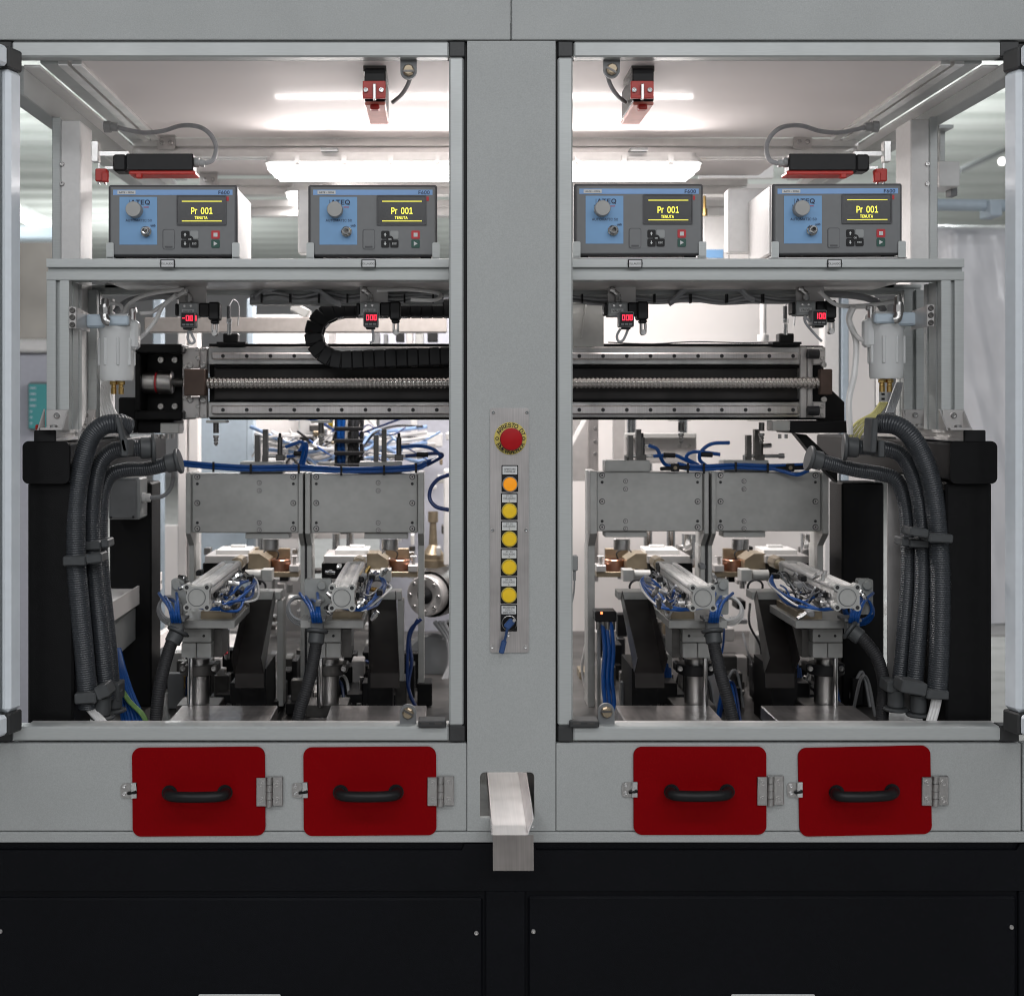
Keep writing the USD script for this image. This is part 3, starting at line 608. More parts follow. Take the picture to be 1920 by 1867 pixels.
# ================================================================ bulkhead lamps
def lamp(name, label, c, Ln, ax):
    t = thing('bulkhead_lamp', label, 'lamp', c, 'bulkhead lamps of the cabinet')
    c = np.asarray(c, float); ax = np.asarray(ax, float); ax /= np.linalg.norm(ax); sd = np.cross((0, 0, 1), ax)
    g = sbox(-Ln / 2, -.045, Ln / 2, .045).buffer(-.02).buffer(.035, quad_segs=8)
    def lay(gg, z0, h): return extrude_to(gg, c + np.array([0, 0, z0]), ax, sd, h)
    part(t, 'body', catl([lay(g.buffer(-.014), .014, .012), lay(g.buffer(-.004), .006, .0081), lay(g, .002, .0039)]), 'white_plastic')
    part(t, 'diffuser', catl([lay(g.buffer(-.006), -.010, .0115), lay(g.buffer(-.018), -.022, .0118), lay(g.buffer(-.030), -.031, .0088)]), 'lamp_diffuser')
    yaw = 0 if abs(ax[0]) > .5 else 90
    for nm, dz, tilt, k_, wd in (('down', -.034, 0, 1.0, .09), ('front', -.006, -105, 1.3, .010)):
        r_ = rect_lamp('%s_%s_light' % (t.split('/')[-1], nm), tuple(c + np.array([0, 0, dz]) + (0 if nm == 'down' else -sd * .066)), Ln * .97, wd, LAMP * k_, (1.0, .94, .915), (0, 0, 0))
        ops = UsdGeom.Xformable(r_); ops.ClearXformOpOrder()
        ops.AddTranslateOp(opSuffix='at').Set(tuple(float(q) for q in c + np.array([0, 0, dz]) + (0 if nm == 'down' else -sd * .066)))
        if yaw: ops.AddRotateZOp().Set(float(yaw))
        if tilt: ops.AddRotateXOp().Set(float(tilt))
    for k in range(9): part(t, 'clip', move(box(-.006, .006, -.002, .004, -.006, .016), c + ax * (k - 4) * Ln / 9.2 - sd * .063) if abs(ax[0]) > .5 else move(box(-.003, .003, -.006, .006, -.006, .016), c + ax * (k - 4) * Ln / 9.2 - sd * .063), 'white_plastic')
    for k in (-.36, .36): part(t, 'holder', move(box(-.02, .02, -.07, .03, .0262, .033), c + ax * k * Ln), 'grey_plastic')
    return t
yl_ = .70
lamp('l', 'long glowing white bulkhead lamp running across behind the testers', (X(906, yl_), yl_, Zz(313, yl_)), S(790, yl_), (1, 0, 0))
lamp('l', 'glowing bulkhead lamp running back into the machine, behind the second tester', (-.375, 1.74, 2.0), 1.15, (0, 1, 0))

# ================================================================ safety switches and their keys
def vswitch(label, u, s):
    y = .05; t = thing('safety_switch', label, 'switch', P(u, 228, y), 'safety switches in the upper bays')
    a = -.02 * s
    c = P(u, 150, y)
    def sl(m): return m
    part(t, 'holder', sl(pbox(u - 22, 112, u + 21, 134, y + .012, y + .12)), 'dark_steel')
    part(t, 'head', sl(pbox(u - 20, 128, u + 20, 158, y + .005, y + .045, .002)), 'black_plastic')
    part(t, 'body', sl(pbox(u - 19, 135, u + 20, 190, y + .045, y + .20, .002)), 'black_plastic')
    part(t, 'cover', sl(pbox(u - 19, 190.5, u + 20, 197, y + .03, y + .20, .002)), 'pink_plastic')
    part(t, 'release', sl(pbox(u - 9, 195, u + 8, 205, y + .025, y + .045, .002)), 'red_plastic')
    k = part(t, 'actuator', cat(pbox(u - 23, 152, u + 20, 183, y - .004, y + .004, .001), pbox(u - 23, 179, u + 20, 184.5, y - .012, y - .004, .001)), 'red_plastic', 'dark red actuator block')
    for d in (-17, 12): part(k, 'screw', screw(P(u + d, 169.5, y - .004), .005), 'chrome')
    part(k, 'tongue', pbox(u - 4, 157, u + 2, 187, y - .013, y - .005, .001), 'steel')
    part(t, 'cable', cable([P(u - 34 * s, 192, .17), P(u - 50 * s, 178, .12), P(u - 62 * s, 158, .09), P(u - 67 * s, 138, .08), P(u - 66 * s, 112, .07)], .0042), 'cable_grey')
vswitch('black and red safety switch at the top right of the left bay', 703, -1)
vswitch('black and red safety switch at the top left of the right bay', 1206, 1)
def hswitch(label, s):
    y = .20
    def m(u): return u if s < 0 else 1840 - u + 2
    def B(u0, v0, u1, v1, ya, yb, bev=0): a, b = m(u0), m(u1); return pbox(min(a, b), v0, max(a, b), v1, ya, yb, bev)
    t = thing('safety_switch', label, 'switch', P(m(285), 327, y), 'safety switches in the upper bays')
    part(t, 'body', B(236, 288, 362, 320, y, y + .04, .002), 'black_plastic')
    part(t, 'head', B(211, 289, 236.5, 321, y - .001, y + .041, .004), 'black_plastic')
    part(t, 'cover', B(241, 320.3, 366, 327.5, y - .002, y + .045, .002), 'red_plastic')
    part(t, 'release', B(254, 324, 266, 334, y - .003, y + .01, .002), 'red_plastic')
    part(t, 'holder', cat(B(180, 284, 240, 292, y + .02, y + .03), B(171, 264, 184, 303, y + .01, y + .03, .001)), 'steel')
    part(t, 'gland', cat(cyl(P(m(362), 305, y + .02), P(m(374), 305, y + .02), .010, 12), cyl(P(m(374), 306, y + .02), P(m(384), 307, y + .02), .0075, 12)), 'grey_plastic')
    part(t, 'cable', cable([P(m(382), 307, y + .02), P(m(399), 300, y + .02), P(m(405), 276, y + .03), P(m(394), 252, y + .05), P(m(372), 238, y + .07), P(m(340), 236, y + .09), P(m(305), 246, y + .10), P(m(270), 249, y + .10), P(m(240), 244, y + .10), P(m(219), 239, y + .10)], .0048, 10), 'cable_grey')
    part(t, 'gland', cat(cyl(P(m(221), 239, y + .10), P(m(208), 238, y + .10), .0095, 12), cyl(P(m(208), 238, y + .10), P(m(196), 238, y + .10), .0125, 12)), 'grey_plastic')
    k = thing('switch_actuator', 'small red actuator block with two screws beside the %s black switch' % ('left' if s < 0 else 'right'), 'actuator', P(m(190), 340, y), 'actuators of the side switches')
    part(k, 'block', B(178, 316, 200, 340, y - .02, y + .0, .002), 'red_plastic')
    part(k, 'cheek', B(190, 322, 203, 341, y - .028, y - .0205, .002), 'red_plastic')
    part(k, 'tongue', cat(B(196, 312, 212, 317, y - .01, y - .005), B(184, 306, 187, 316, y - .012, y - .008)), 'steel')
    for d in (185, 197): part(k, 'screw', cyl(P(m(d), 346, y - .012), P(m(d), 339, y - .012), .003, 8), 'chrome')
hswitch('long black and red safety switch with grey cable, left bay', -1)
hswitch('long black and red safety switch with grey cable, right bay', 1)

# ================================================================ air filters
def air_filter(label, s):
    y = .13
    def m(u): return u if s < 0 else 1881 - u
    dv = 0 if s < 0 else -4
    def B(u0, v0, u1, v1, ya, yb, bev=0): a, b = m(u0), m(u1); return pbox(min(a, b), v0 + dv, max(a, b), v1 + dv, ya, yb, bev)
    t = thing('air_filter', label, 'filter', P(m(219), 740 + dv, y), 'air filters under the shelf')
    c = P(m(219), 714 + dv, y + .035); k = S(1, y)
    part(t, 'bowl', lathe([(1e-6, 0), (.031, 0), (.033, .004), (.0335, .02), (.0335, .095), (.036, .102), (.036, .108), (1e-6, .108)], c, (0, 0, 1), 28), 'bowl_plastic')
    for a in range(8):
        th = a * math.pi / 4 + .3
        part(t, 'rib', box(c[0] + .0335 * math.cos(th) - .003, c[0] + .0335 * math.cos(th) + .003, c[1] + .0335 * math.sin(th) - .003, c[1] + .0335 * math.sin(th) + .003, c[2] + .03, c[2] + .085, .0015), 'bowl_plastic')
    part(t, 'head', cat(B(189, 588, 241, 612, y + .004, y + .066, .005), B(236, 600, 258, 655, y + .02, y + .05, .006)), 'bowl_plastic')
    part(t, 'port', cat(B(160, 589, 196, 614, y - .004, y + .03, .004), B(192, 592, 240, 610, y - .004, y + .01, .003)), 'pale_blue')
    a, b = X(m(130), y), X(m(205), y)
    part(t, 'bracket', cat(B(129, 575, 143, 616, .056, .0595, .001), extrude_to(Polygon([(0, 0), (.09, -.006), (.09, -.042), (0, -.042)]), (X(m(141), .06), .06, Zz(576 + dv, .06)), (0, 1, 0) if s > 0 else (0, 1, 0), (0, 0, 1), .003)), 'machined_light')
    for v in (582, 595, 609): part(t, 'screw', screw(P(m(136), v + dv, .056), .0055), 'dark_steel')
    el = [P(m(205), 604 + dv, y - .012), P(m(199), 602 + dv, y - .014), P(m(196), 592 + dv, y - .012), P(m(196), 572 + dv, y - .008)]
    part(t, 'elbow_fitting', cat(tube(spline(el, 6), .0085, 12), cyl(P(m(196), 590 + dv, y - .01), P(m(196), 576 + dv, y - .01), .0105, 8), cyl(P(m(197), 574 + dv, y - .008), P(m(197), 562 + dv, y - .004), .0075, 10)), 'steel')
    part(t, 'elbow_fitting', cat(cyl(P(m(248), 600 + dv, y + .03), P(m(248), 580 + dv, y + .03), .0065, 10), cyl(P(m(245), 583 + dv, y + .03), P(m(256), 581 + dv, y + .03), .006, 10)), 'steel')
    for d in (213, 227): part(t, 'drain_nut', lathe([(1e-6, 0), (.0055, 0), (.0058, .012), (.0048, .013), (.0048, .018), (.008, .019), (.008, .026), (1e-6, .026)], P(m(d), 739 + dv, y + .03), (0, 0, 1), 8), 'brass')
    return t
air_filter('white plastic air filter bowl on the left shelf posts', -1)
air_filter('white plastic air filter bowl on the right shelf posts', 1)

# ================================================================ pressure switch units under the shelf
seg = {'0': 'abcdef', '1': 'bc', '-': 'g'}
def digits(s, u, v, y, h):
    out = []; w = h * .5; th = h * .12
    for k, ch in enumerate(s):
        if ch == '.': out.append(pbox(u + k * w * 1.3 - 1.4, v + h / 2 - th, u + k * w * 1.3 - .2, v + h / 2 + .3, y, y + .0004)); continue
        x0 = u + k * w * 1.35; x1 = x0 + w
        R = {'a': (x0, v - h / 2, x1, v - h / 2 + th), 'g': (x0, v - th / 2, x1, v + th / 2), 'd': (x0, v + h / 2 - th, x1, v + h / 2), 'f': (x0, v - h / 2, x0 + th, v), 'b': (x1 - th, v - h / 2, x1, v), 'e': (x0, v, x0 + th, v + h / 2), 'c': (x1 - th, v, x1, v + h / 2)}
        out += [pbox(*R[c], y, y + .0004) for c in seg[ch]]
    return catl(out)
def pswitch(u, v, gu, gv, read, label, loop):
    y = .20; t = thing('pressure_switch', label, 'pressure switch', P(u, v + 45, y), 'pressure switches under the shelf')
    part(t, 'plate', pbox(u - 18, v - 53, u + 34, v - 20, y + .02, y + .024), 'machined_light')
    part(t, 'manifold', cat(pbox(u - 18, v - 24, u + 19, v + 3, y, y + .04, .002)), 'grey_plastic')
    part(t, 'label_plate', pbox(u - 12, v - 11, u + 11, v - 3, y - .0008, y - .0002), 'tag_white')
    part(t, 'label_text', text('VALVE', u - 1, v - 7, y - .0012, 4), 'ink')
    part(t, 'solenoid', cat(pbox(u + 19.5, v - 23, u + 43, v + 2, y + .004, y + .04, .002), pbox(u - 25, v - 22, u - 18.3, v + 1, y + .006, y + .04, .002)), 'black_plastic')
    part(t, 'connector', cat(pbox(u + 37, v - 25, u + 58, v + 9, y - .004, y + .03, .003), pbox(u + 41, v + 9, u + 56, v + 16, y - .002, y + .02, .003)), 'black_plastic')
    part(t, 'connector_foot', cat(pbox(u + 43, v + 16, u + 47, v + 33, y, y + .014, .001), pbox(u + 51, v + 16, u + 55, v + 33, y, y + .014, .001), ycyl(u + 49, v + 33, y, y + .016, .006, 10)), 'steel')
    for d in (-7, 5): part(t, 'screw', screw(P(u + d, v - 17, y), .0028), 'steel')
    g = part(t, 'gauge', pbox(gu - 14, gv - 15, gu + 14, gv + 14, y - .035, y - .006, .002), 'mid_plastic')
    part(g, 'gauge_face', rplate(gu - 12, gv - 13, gu + 12, gv + 12, y - .0358, y - .0352, .001), 'black_plastic')
    part(g, 'digits', digits(read, gu - 8.5 if read[0] != '-' else gu - 10.5, gv - 3.5, y - .0365, 10.5), 'led_red')
    part(g, 'keys', catl([pbox(gu + d - 3, gv + 7, gu + d + 3, gv + 10.5, y - .0362, y - .0359) for d in (-7.5, 0, 7.5)]), 'mid_plastic')
    part(g, 'base', pbox(gu - 9, gv + 14, gu + 8, gv + 18, y - .03, y - .008, .001), 'black_plastic')
    part(t, 'elbow_fitting', cat(cyl(P(u + 1, v - 24, y + .012), P(u + 1, v - 38, y + .012), .006, 10), cyl(P(u + 1, v - 27, y + .012), P(u + 1, v - 33, y + .012), .0075, 6), cyl(P(u + 1, v - 37, y + .012), P(u - 10, v - 45, y + .012), .0055, 10), cyl(P(u - 6, v - 45, y + .012), P(u - 14, v - 47, y + .012), .007, 10)), 'steel')
    part(t, 'gauge_cable', cable([P(gu + 3, gv + 17, y - .02)] + [P(gu + a, gv + b, y - .02) for a, b in loop], .0026), 'cable_grey')
pswitch(353, 591, 352, 600, '-001', 'pressure switch showing red minus 001, far left under the shelf', [(9, 30), (13, 40), (6, 44), (0, 34), (2, 20)])
pswitch(693, 590, 695, 599, '000', 'pressure switch showing red 000, left of the centre panel', [(5, 30), (4, 40), (-2, 44)])
pswitch(1158, 590, 1175, 599, '000', 'pressure switch showing red 000, right of the centre panel', [(-2, 30), (-8, 40), (-16, 40), (-18, 30), (-12, 18)])
pswitch(1511, 588, 1537, 596, '100', 'pressure switch turned sideways, far right under the shelf', [(-20, 5), (-28, -2), (-26, 10), (-8, 32), (4, 44)])
# fixed trunking with cables under the rear of the shelf
for ua, ub, va, vb in ((470, 830, 552, 572), (1075, 1520, 546, 566)):
    tr_ = part(sh, 'cable_trunking', box(X(ua, .36), X(ub, .36), .345, .385, Zz(vb, .36), Zz(va, .36)), 'grey_plastic')
    part(tr_, 'slots', catl([pbox(u, va + 5, u + 4, va + 7.5, .343, .3449) for u in range(ua + 4, ub - 6, 9)]), 'ink', kind='stuff')
for k, (ua, ub) in enumerate(((470, 832), (1072, 1520))):
    b = thing('cable_bundle', 'grey cable bundle tied under the shelf, %s bay' % ('left' if k == 0 else 'right'), 'cables', P((ua + ub) / 2, 560, .30), 'grey cable bundles under the shelf')
    for j in range(5):
        pts = [P(u, 556 + j * 2.2 + (5 if i % 2 else 0) * (1 if k else -1) + random.uniform(-3, 3), .285 + .006 * (j % 3)) for i, u in enumerate(np.linspace(ua, ub, 9))]
        part(b, 'cable', cable(pts, .0034), 'cable_grey' if j != 2 else 'tube_white')
    hump = [(478, 556), (500, 541), (525, 534), (560, 534), (585, 537), (605, 549), (625, 562), (640, 567)] if k == 0 else [(1255, 566), (1268, 556), (1285, 540), (1310, 537), (1350, 538), (1385, 538), (1400, 552), (1415, 560)]
    for j in range(3): part(b, 'cable', cable([P(u, v + j * 3.0, .27 + .005 * j) for u, v in hump], .0038), 'cable_grey')
    for u in np.linspace(ua + 20, ub - 20, 7): part(b, 'tie', pbox(u - 1.6, 551, u + 1.6, 568, .262, .278), 'black_plastic')
tw = [('thin clear air tube sagging from the left filter to the shelf', [(262, 588), (285, 585), (305, 572), (330, 556), (350, 545)], .0042), ('second clear air tube from the left filter, lower loop', [(256, 640), (275, 622), (292, 600), (305, 575), (330, 553)], .0046),
      ('clear air tube arching over the left filter', [(204, 568), (225, 572), (232, 585), (240, 572), (265, 556), (300, 548), (345, 542)], .004),
      ('clear air tube looping beside the second pressure switch', [(706, 545), (760, 543), (815, 548), (826, 556), (812, 563), (770, 562)], .004),
      ('clear air tube between right filter and pressure switch', [(1690, 562), (1650, 570), (1600, 574), (1565, 570), (1535, 545)], .0042), ('white air tube hanging down beside the right filter', [(1600, 575), (1592, 600), (1605, 640), (1602, 700), (1592, 750), (1594, 815)], .0065),
      ('clear tube arching towards the right filter head', [(1625, 575), (1600, 578), (1592, 605), (1608, 632), (1622, 640)], .0042)]
for lab, pts, r in tw: solo('air_tube', lab, 'air tube', cable([P(u, v, .18 + .02 * math.sin(i)) for i, (u, v) in enumerate(pts)], r, 8), 'tube_white')
solo('conduit', 'short grey conduit running behind the left filter to the shelf', 'conduit', cable([P(u, v, .24) for u, v in ((216, 586), (230, 572), (250, 562), (290, 556), (345, 555))], .007, 10), 'cable_grey')
solo('conduit', 'short grey conduit running behind the right filter to the shelf', 'conduit', cable([P(u, v, .24) for u, v in ((1658, 584), (1645, 568), (1620, 558), (1580, 553), (1545, 552))], .007, 10), 'cable_grey')

# ================================================================ black columns carrying the axis
def column(s, label):
    def m(u): return u if s < 0 else 1912 - u
    def B(u0, v0, u1, v1, ya, yb, bev=0): a, b = m(u0), m(u1); return pbox(min(a, b), v0, max(a, b), v1, ya, yb, bev)
    t = thing('support_column', label, 'column', (X(m(90), .2), .2, .7), 'black columns at both sides')
    a, b = sorted((m(42), m(130)))
    part(t, 'end_cap', rplate(a, 827, b, 907, .052, .060, .012), 'black_frame')
    part(t, 'top_beam', B(46, 831, 126, 903, .0605, .95, .004), 'black_frame')
    part(t, 'front_leg', box(*sorted((X(m(50), .07), X(m(136), .07))), .075, .20, .70, Zz(905, .07), .004), 'black_frame')
    part(t, 'rear_leg', box(*sorted((.133 + s * (.133 - X(205, .6)), .133 + s * (.133 - X(284, .6)))), .60, .70, .70, Zz(905, .6), .004), 'black_frame')
    xa, xb = sorted((X(m(64), .05), X(m(104), .05)))
    part(t, 'rail', prof_y(.056, .62, xa, Zz(829, .055) + .0008, xb - xa, Zz(807, .055) - Zz(829, .055)), 'anodised_bright')
    part(t, 'rail_cap', box(xa - .0005, xb + .0005, .049, .0555, Zz(829, .05), Zz(806.5, .05), .002), 'black_plastic')
column(-1, 'black box-section column on the left with rounded end cap'); column(1, 'black box-section column on the right with rounded end cap')
part(sh, 'red_cap', box(X(66, .06), X(72, .06), .058, .07, Zz(806, .06), Zz(796, .06), .002), 'red_plastic')

# ================================================================ linear axis with ball screw
Y = .50
ax_ = thing('linear_axis', 'black motorised linear axis with ball screw and steel guide rails spanning both bays', 'linear axis', P(907, 790, Y))
part(ax_, 'beam', pbox(392, 648, 1545, 787, Y + .03, Y + .14, .003), 'black_frame')
part(ax_, 'top_cover', pbox(392, 644.5, 1500, 649, Y - .002, Y + .12), 'black_plastic')
for v0, v1, n in ((650, 684, 0), (753, 783, 1)):
    r = part(ax_, 'rail_base', pbox(390, v0, 1513, v1, Y - .004, Y + .0295, .002), 'steel')
    rv = (661, 674) if n == 0 else (760, 777)
    part(r, 'guide_rail', cat(pbox(396, rv[0], 1498, rv[1], Y - .018, Y - .0042, .003)), 'brushed_steel')
    hv = (rv[0] + rv[1]) / 2
    for u in np.arange(418, 1495, 44.55): part(r, 'hole', ycyl(u, hv, Y - .0187, Y - .0175, .0044, 12), 'rubber')
part(ax_, 'trough', pbox(402, 686, 1502, 752, Y + .015, Y + .0295), 'black_sheet')
for v0, v1 in ((684.5, 690), (748, 752.5)): part(ax_, 'trough_lip', pbox(402, v0, 1502, v1, Y - .001, Y + .0145, .002), 'black_frame')
# screw: helix ridges
rs = S(11.2, Y); xa, xb = X(384, Y), X(1541, Y); nn = 16
pitch = S(8.2, Y); npt = int((xb - xa) / (pitch / 7)); V_, F_ = [], []
cz, cy = Zz(718, Y), Y - .012
for i in range(npt):
    x = xa + (xb - xa) * i / (npt - 1)
    for k in range(nn):
        a = 2 * math.pi * k / nn; ph = ((x / pitch - a / (2 * math.pi)) % 1.0)
        r = rs * (1 - .16 * max(0, math.cos(2 * math.pi * ph)) ** .6) if math.cos(2 * math.pi * ph) > 0 else rs
        V_.append((x, cy + r * math.cos(a), cz + r * math.sin(a)))
for i in range(npt - 1):
    for k in range(nn):
        a, b = i * nn + k, i * nn + (k + 1) % nn; F_ += [(a, b, b + nn), (a, b + nn, a + nn)]
part(ax_, 'ball_screw', (np.array(V_), np.array(F_)[:, ::-1]), 'screw_steel', smooth=50)
# left bearing and drive
part(ax_, 'drive_housing', cat(pbox(253, 645, 342, 662, Y - .05, Y + .12, .003), pbox(253, 770, 342, 787, Y - .05, Y + .12, .003), pbox(253, 662, 263, 770, Y - .05, Y + .12, .002), pbox(263, 662, 342, 770, Y + .02, Y + .12)), 'black_frame')
for u, v in ((302, 675), (328, 675), (302, 762), (328, 762)): part(ax_, 'screw', screw(P(u, v, Y + .02), .0075), 'steel')
c0 = P(266, 717, Y - .012)
cp_ = part(ax_, 'coupling', cat(cyl(P(264, 717, Y - .012), P(294, 717, Y - .012), S(20, Y), 24, .003), cyl(P(296, 717, Y - .012), P(325, 717, Y - .012), S(21.5, Y), 24, .003)), 'steel')
part(cp_, 'insert', cyl(P(293, 717, Y - .012), P(297, 717, Y - .012), S(19, Y), 24), 'key_red')
part(cp_, 'shaft', cyl(P(325, 717, Y - .012), P(345, 717, Y - .012), S(8, Y), 16), 'dark_steel')
bp_ = part(ax_, 'bearing_plate', cat(pbox(342, 651, 374, 690, Y - .012, Y + .02, .002), pbox(342, 744, 374, 784, Y - .012, Y + .02, .002), pbox(374, 651, 388, 784, Y - .004, Y + .02, .002)), 'machined_light')
for u, v, r in ((347, 655, .005), (370, 655, .005), (381, 655, .004), (347, 688, .005), (371, 672, .005), (357, 685, .007), (381, 685, .007), (347, 747, .005), (357, 750, .007), (381, 750, .007), (371, 762, .005), (347, 780, .005), (370, 780, .005), (384, 780, .004)):
    part(bp_, 'screw', screw(P(u, v, Y - .012), r), 'steel')
part(ax_, 'bearing_block', pbox(345, 692, 384, 742, Y - .05, Y - .0125, .002), 'brown_block')
part(ax_, 'end_frame', cat(pbox(1500, 651, 1513, 784, Y - .008, Y + .02, .002), pbox(1513, 651, 1524, 784, Y - .002, Y + .02, .002), pbox(1524, 651, 1548, 684, Y - .01, Y + .02, .002), pbox(1524, 753, 1548, 784, Y - .01, Y + .02, .002)), 'machined_light')
for v in (664, 770): part(ax_, 'buffer', cyl(P(1514, v, Y - .02), P(1535, v, Y - .02), .011, 14), 'rubber')
for u, v in ((1542, 655), (1542, 672), (1544, 684), (1544, 749), (1541, 762), (1541, 778)): part(ax_, 'screw', screw(P(u, v, Y - .01), .007 if v in (684, 749) else .005), 'steel')
part(ax_, 'bearing_block', pbox(1538, 692, 1561, 740, Y - .03, Y - .0105, .002), 'brown_block')
part(ax_, 'end_bracket', poly_plate(ppoly([(1545, 700), (1562, 726), (1591, 754), (1591, 812), (1480, 812), (1480, 790), (1545, 790)], Y), Y + .03, Y + .06), 'black_frame')
part(ax_, 'carrier', cat(pbox(222, 745, 256.5, 812, Y - .03, Y + .1, .003), pbox(256, 787, 325, 812, Y - .02, Y + .1, .003)), 'black_frame')
part(ax_, 'carrier', pbox(1480, 789, 1592, 812, Y - .02, Y + .1, .003), 'black_frame')
for a in ((300, 793, 336, 813), (1448, 789, 1482, 808)): part(ax_, 'foot_block', pbox(*a, Y - .03, Y + .02, .002), 'machined')
for u in (293, 303, 313, 324, 1462, 1474): part(ax_, 'screw', cyl(P(u, 814, Y), P(u, 822, Y), .004, 8), 'steel')
part(ax_, 'brace', poly_plate(ppoly([(1490, 812), (1512, 815), (1570, 870), (1570, 905), (1545, 880)], Y + .02), Y + .02, Y + .05), 'black_frame')
# nozzles hanging under the axis
for k, (u, lab) in enumerate(((405, 'leftmost'), (602, 'second from left'), (1277, 'third from left'), (1428, 'rightmost'))):
    t = thing('test_nozzle', 'grey barbed nozzle hanging under the linear axis, %s' % lab, 'nozzle', P(u, 838, Y), 'nozzles under the axis')
    h = 0 if u < 700 else (-4)
    part(t, 'flange', pbox(u - 19, 788, u + 19, 793 + h, Y - .01, Y + .03, .001), 'machined')
    part(t, 'body', zcyl(u, 792, 812 + h, Y + .005, .0065, 12), 'dark_steel')
    part(t, 'barb', lathe([(1e-6, 0), (.002, 0), (.0055, .006), (.0035, .010), (.0062, .012), (.004, .016), (.0066, .019), (.0066, .024), (1e-6, .024)], P(u, 836 + h, Y + .005), (0, 0, 1), 10), 'steel')
# cable clips and sensors standing on the axis
for u, v, lab in ((432, 640, 'left'), (1475, 640, 'right')):
    t = thing('sensor', 'upright inductive sensor with black holder on top of the axis, %s end' % lab, 'sensor', P(u, 648, Y), 'sensors on the axis')
    part(t, 'holder', cat(pbox(u - 26, 641, u + 28, 645.5, Y - .01, Y + .03), pbox(u - 14, 625, u + 14, 641.5, Y - .01, Y + .02, .002)), 'black_plastic')
    part(t, 'barrel', cat(zcyl(u - 2, 607, 628, Y - .015, .005, 12), zcyl(u - 2, 598, 606, Y - .015, .0065, 12)), 'chrome')
    part(t, 'plug', cat(zcyl(u - 3, 574, 598, Y - .015, .0045, 10)), 'cable_dark')
    part(t, 'lead', cable([P(u - 3, 575, Y - .015), P(u + 6, 562, Y), P(u + 16, 575, Y + .01), P(u + 14, 610, Y)], .0016, 6), 'cable_grey')
part(ax_, 'side_cover', cat(pbox(1072, 568, 1132, 650, Y - .03, Y - .026), pbox(1072, 565, 1134, 569, Y - .04, Y + .05), poly_plate(ppoly([(1090, 634), (1098, 570), (1101, 570), (1092, 634)], Y - .04), Y - .04, Y - .03)), 'machined')
part(ax_, 'wire', cable([P(u, v, Y + .02) for u, v in ((1140, 642), (1220, 645), (1300, 641), (1400, 643), (1460, 641))], .0015, 6), 'cable_dark')

# ================================================================ energy chain
cx, cy_, R_ = 640, 627, 48
path = [(850 - i * 8, 577 + .004 * i) for i in range(27)]
path += [(cx + R_ * 1.12 * math.cos(a), cy_ - R_ * math.sin(a)) for a in np.linspace(math.pi / 2, 3 * math.pi / 2, 24)]
path += [(cx + i * 8, 675 - i * .32) for i in range(1, 27)]
path = even(np.array([P(u, v, .40) for u, v in path]), S(19.5, .40))
t = thing('energy_chain', 'black plastic energy chain looping back over the axis in the left bay', 'cable chain', P(700, 692, .40))
hw = S(16.5, .40)
for i in range(len(path) - 1):
    a, b = path[i], path[i + 1]; d = b - a; ln = np.linalg.norm(d); d /= ln; n = np.array([-d[2], 0, d[0]]); c = (a + b) / 2
    def lk(x0, x1, y0, y1, z0, z1, bev):
        v, f = box(x0, x1, y0, y1, z0, z1, bev)
        return np.stack([c[0] + v[:, 0] * d[0] + v[:, 2] * n[0], .40 + v[:, 1], c[2] + v[:, 0] * d[2] + v[:, 2] * n[2]], 1), f
    l_ = part(t, 'link', cat(lk(-ln * .60, ln * .42, -.004, .006, -hw, hw, .002), lk(-ln * .42, ln * .60, -.001, .0075, -hw * .95, hw * .95, .002)), 'black_plastic'); part(l_, 'rear_plate', lk(-ln * .60, ln * .42, .050, .058, -hw, hw, .002), 'black_plastic')
    if i % 2 == 0:
        for z_ in (hw - .004, -hw - .001): part(l_, 'bar', lk(-ln * .25, ln * .25, .006, .05, z_, z_ + .005, 0), 'black_plastic')
part(t, 'cable', tube(path + np.array([0, .025, 0]), .006, 8), 'cable_grey')

# ================================================================ ribbed hoses at both sides
def hose(label, pts, r, ends=()):
    w = [P(*p) for p in pts]
    t = thing('ribbed_hose', label, 'hose', w[0], 'ribbed grey hoses at the columns' if 'grey' in label else None)
    part(t, 'hose', hose_mesh(w, r), 'hose_grey' if 'grey' in label else 'rubber', smooth=40)
    for i in ends:
        a, b = (w[0], w[1]) if i == 0 else (w[-1], w[-2]); d = (b - a) / np.linalg.norm(b - a)
        part(t, 'gland', cat(cyl(a - d * .004, a + d * .018, r * 1.28, 18, .002), cyl(a - d * .012, a - d * .0041, r * 1.75, 22, .002)), 'clip_grey')
    return t
hose('outer ribbed grey hose left, rising beside the black column and bending in', [(166, 1325, .10), (160, 1250, .09), (150, 1140, .08), (143, 1050, .08), (143, 950, .09), (152, 880, .09), (168, 825, .09), (192, 799, .09), (222, 794, .10), (240, 800, .12)], .0192)
hose('middle ribbed grey hose left, ending in a gland', [(201, 1310, .13), (190, 1200, .12), (177, 1080, .12), (172, 1000, .13), (175, 930, .14), (186, 875, .14), (208, 848, .14), (240, 841, .14), (280, 840, .15)], .0168, (1,))
hose('inner ribbed grey hose left, ending in a large ring gland', [(212, 1300, .17), (204, 1200, .16), (192, 1080, .16), (188, 1000, .17), (192, 930, .18), (206, 893, .18), (235, 881, .18), (280, 878, .18), (328, 866, .18)], .0150, (1,))
hose('outer ribbed grey hose right, rising beside the black column and bending in', [(1757, 1300, .08), (1762, 1200, .08), (1763, 1080, .08), (1757, 980, .09), (1745, 900, .09), (1725, 845, .09), (1700, 810, .09), (1675, 796, .10), (1648, 794, .12)], .0192)
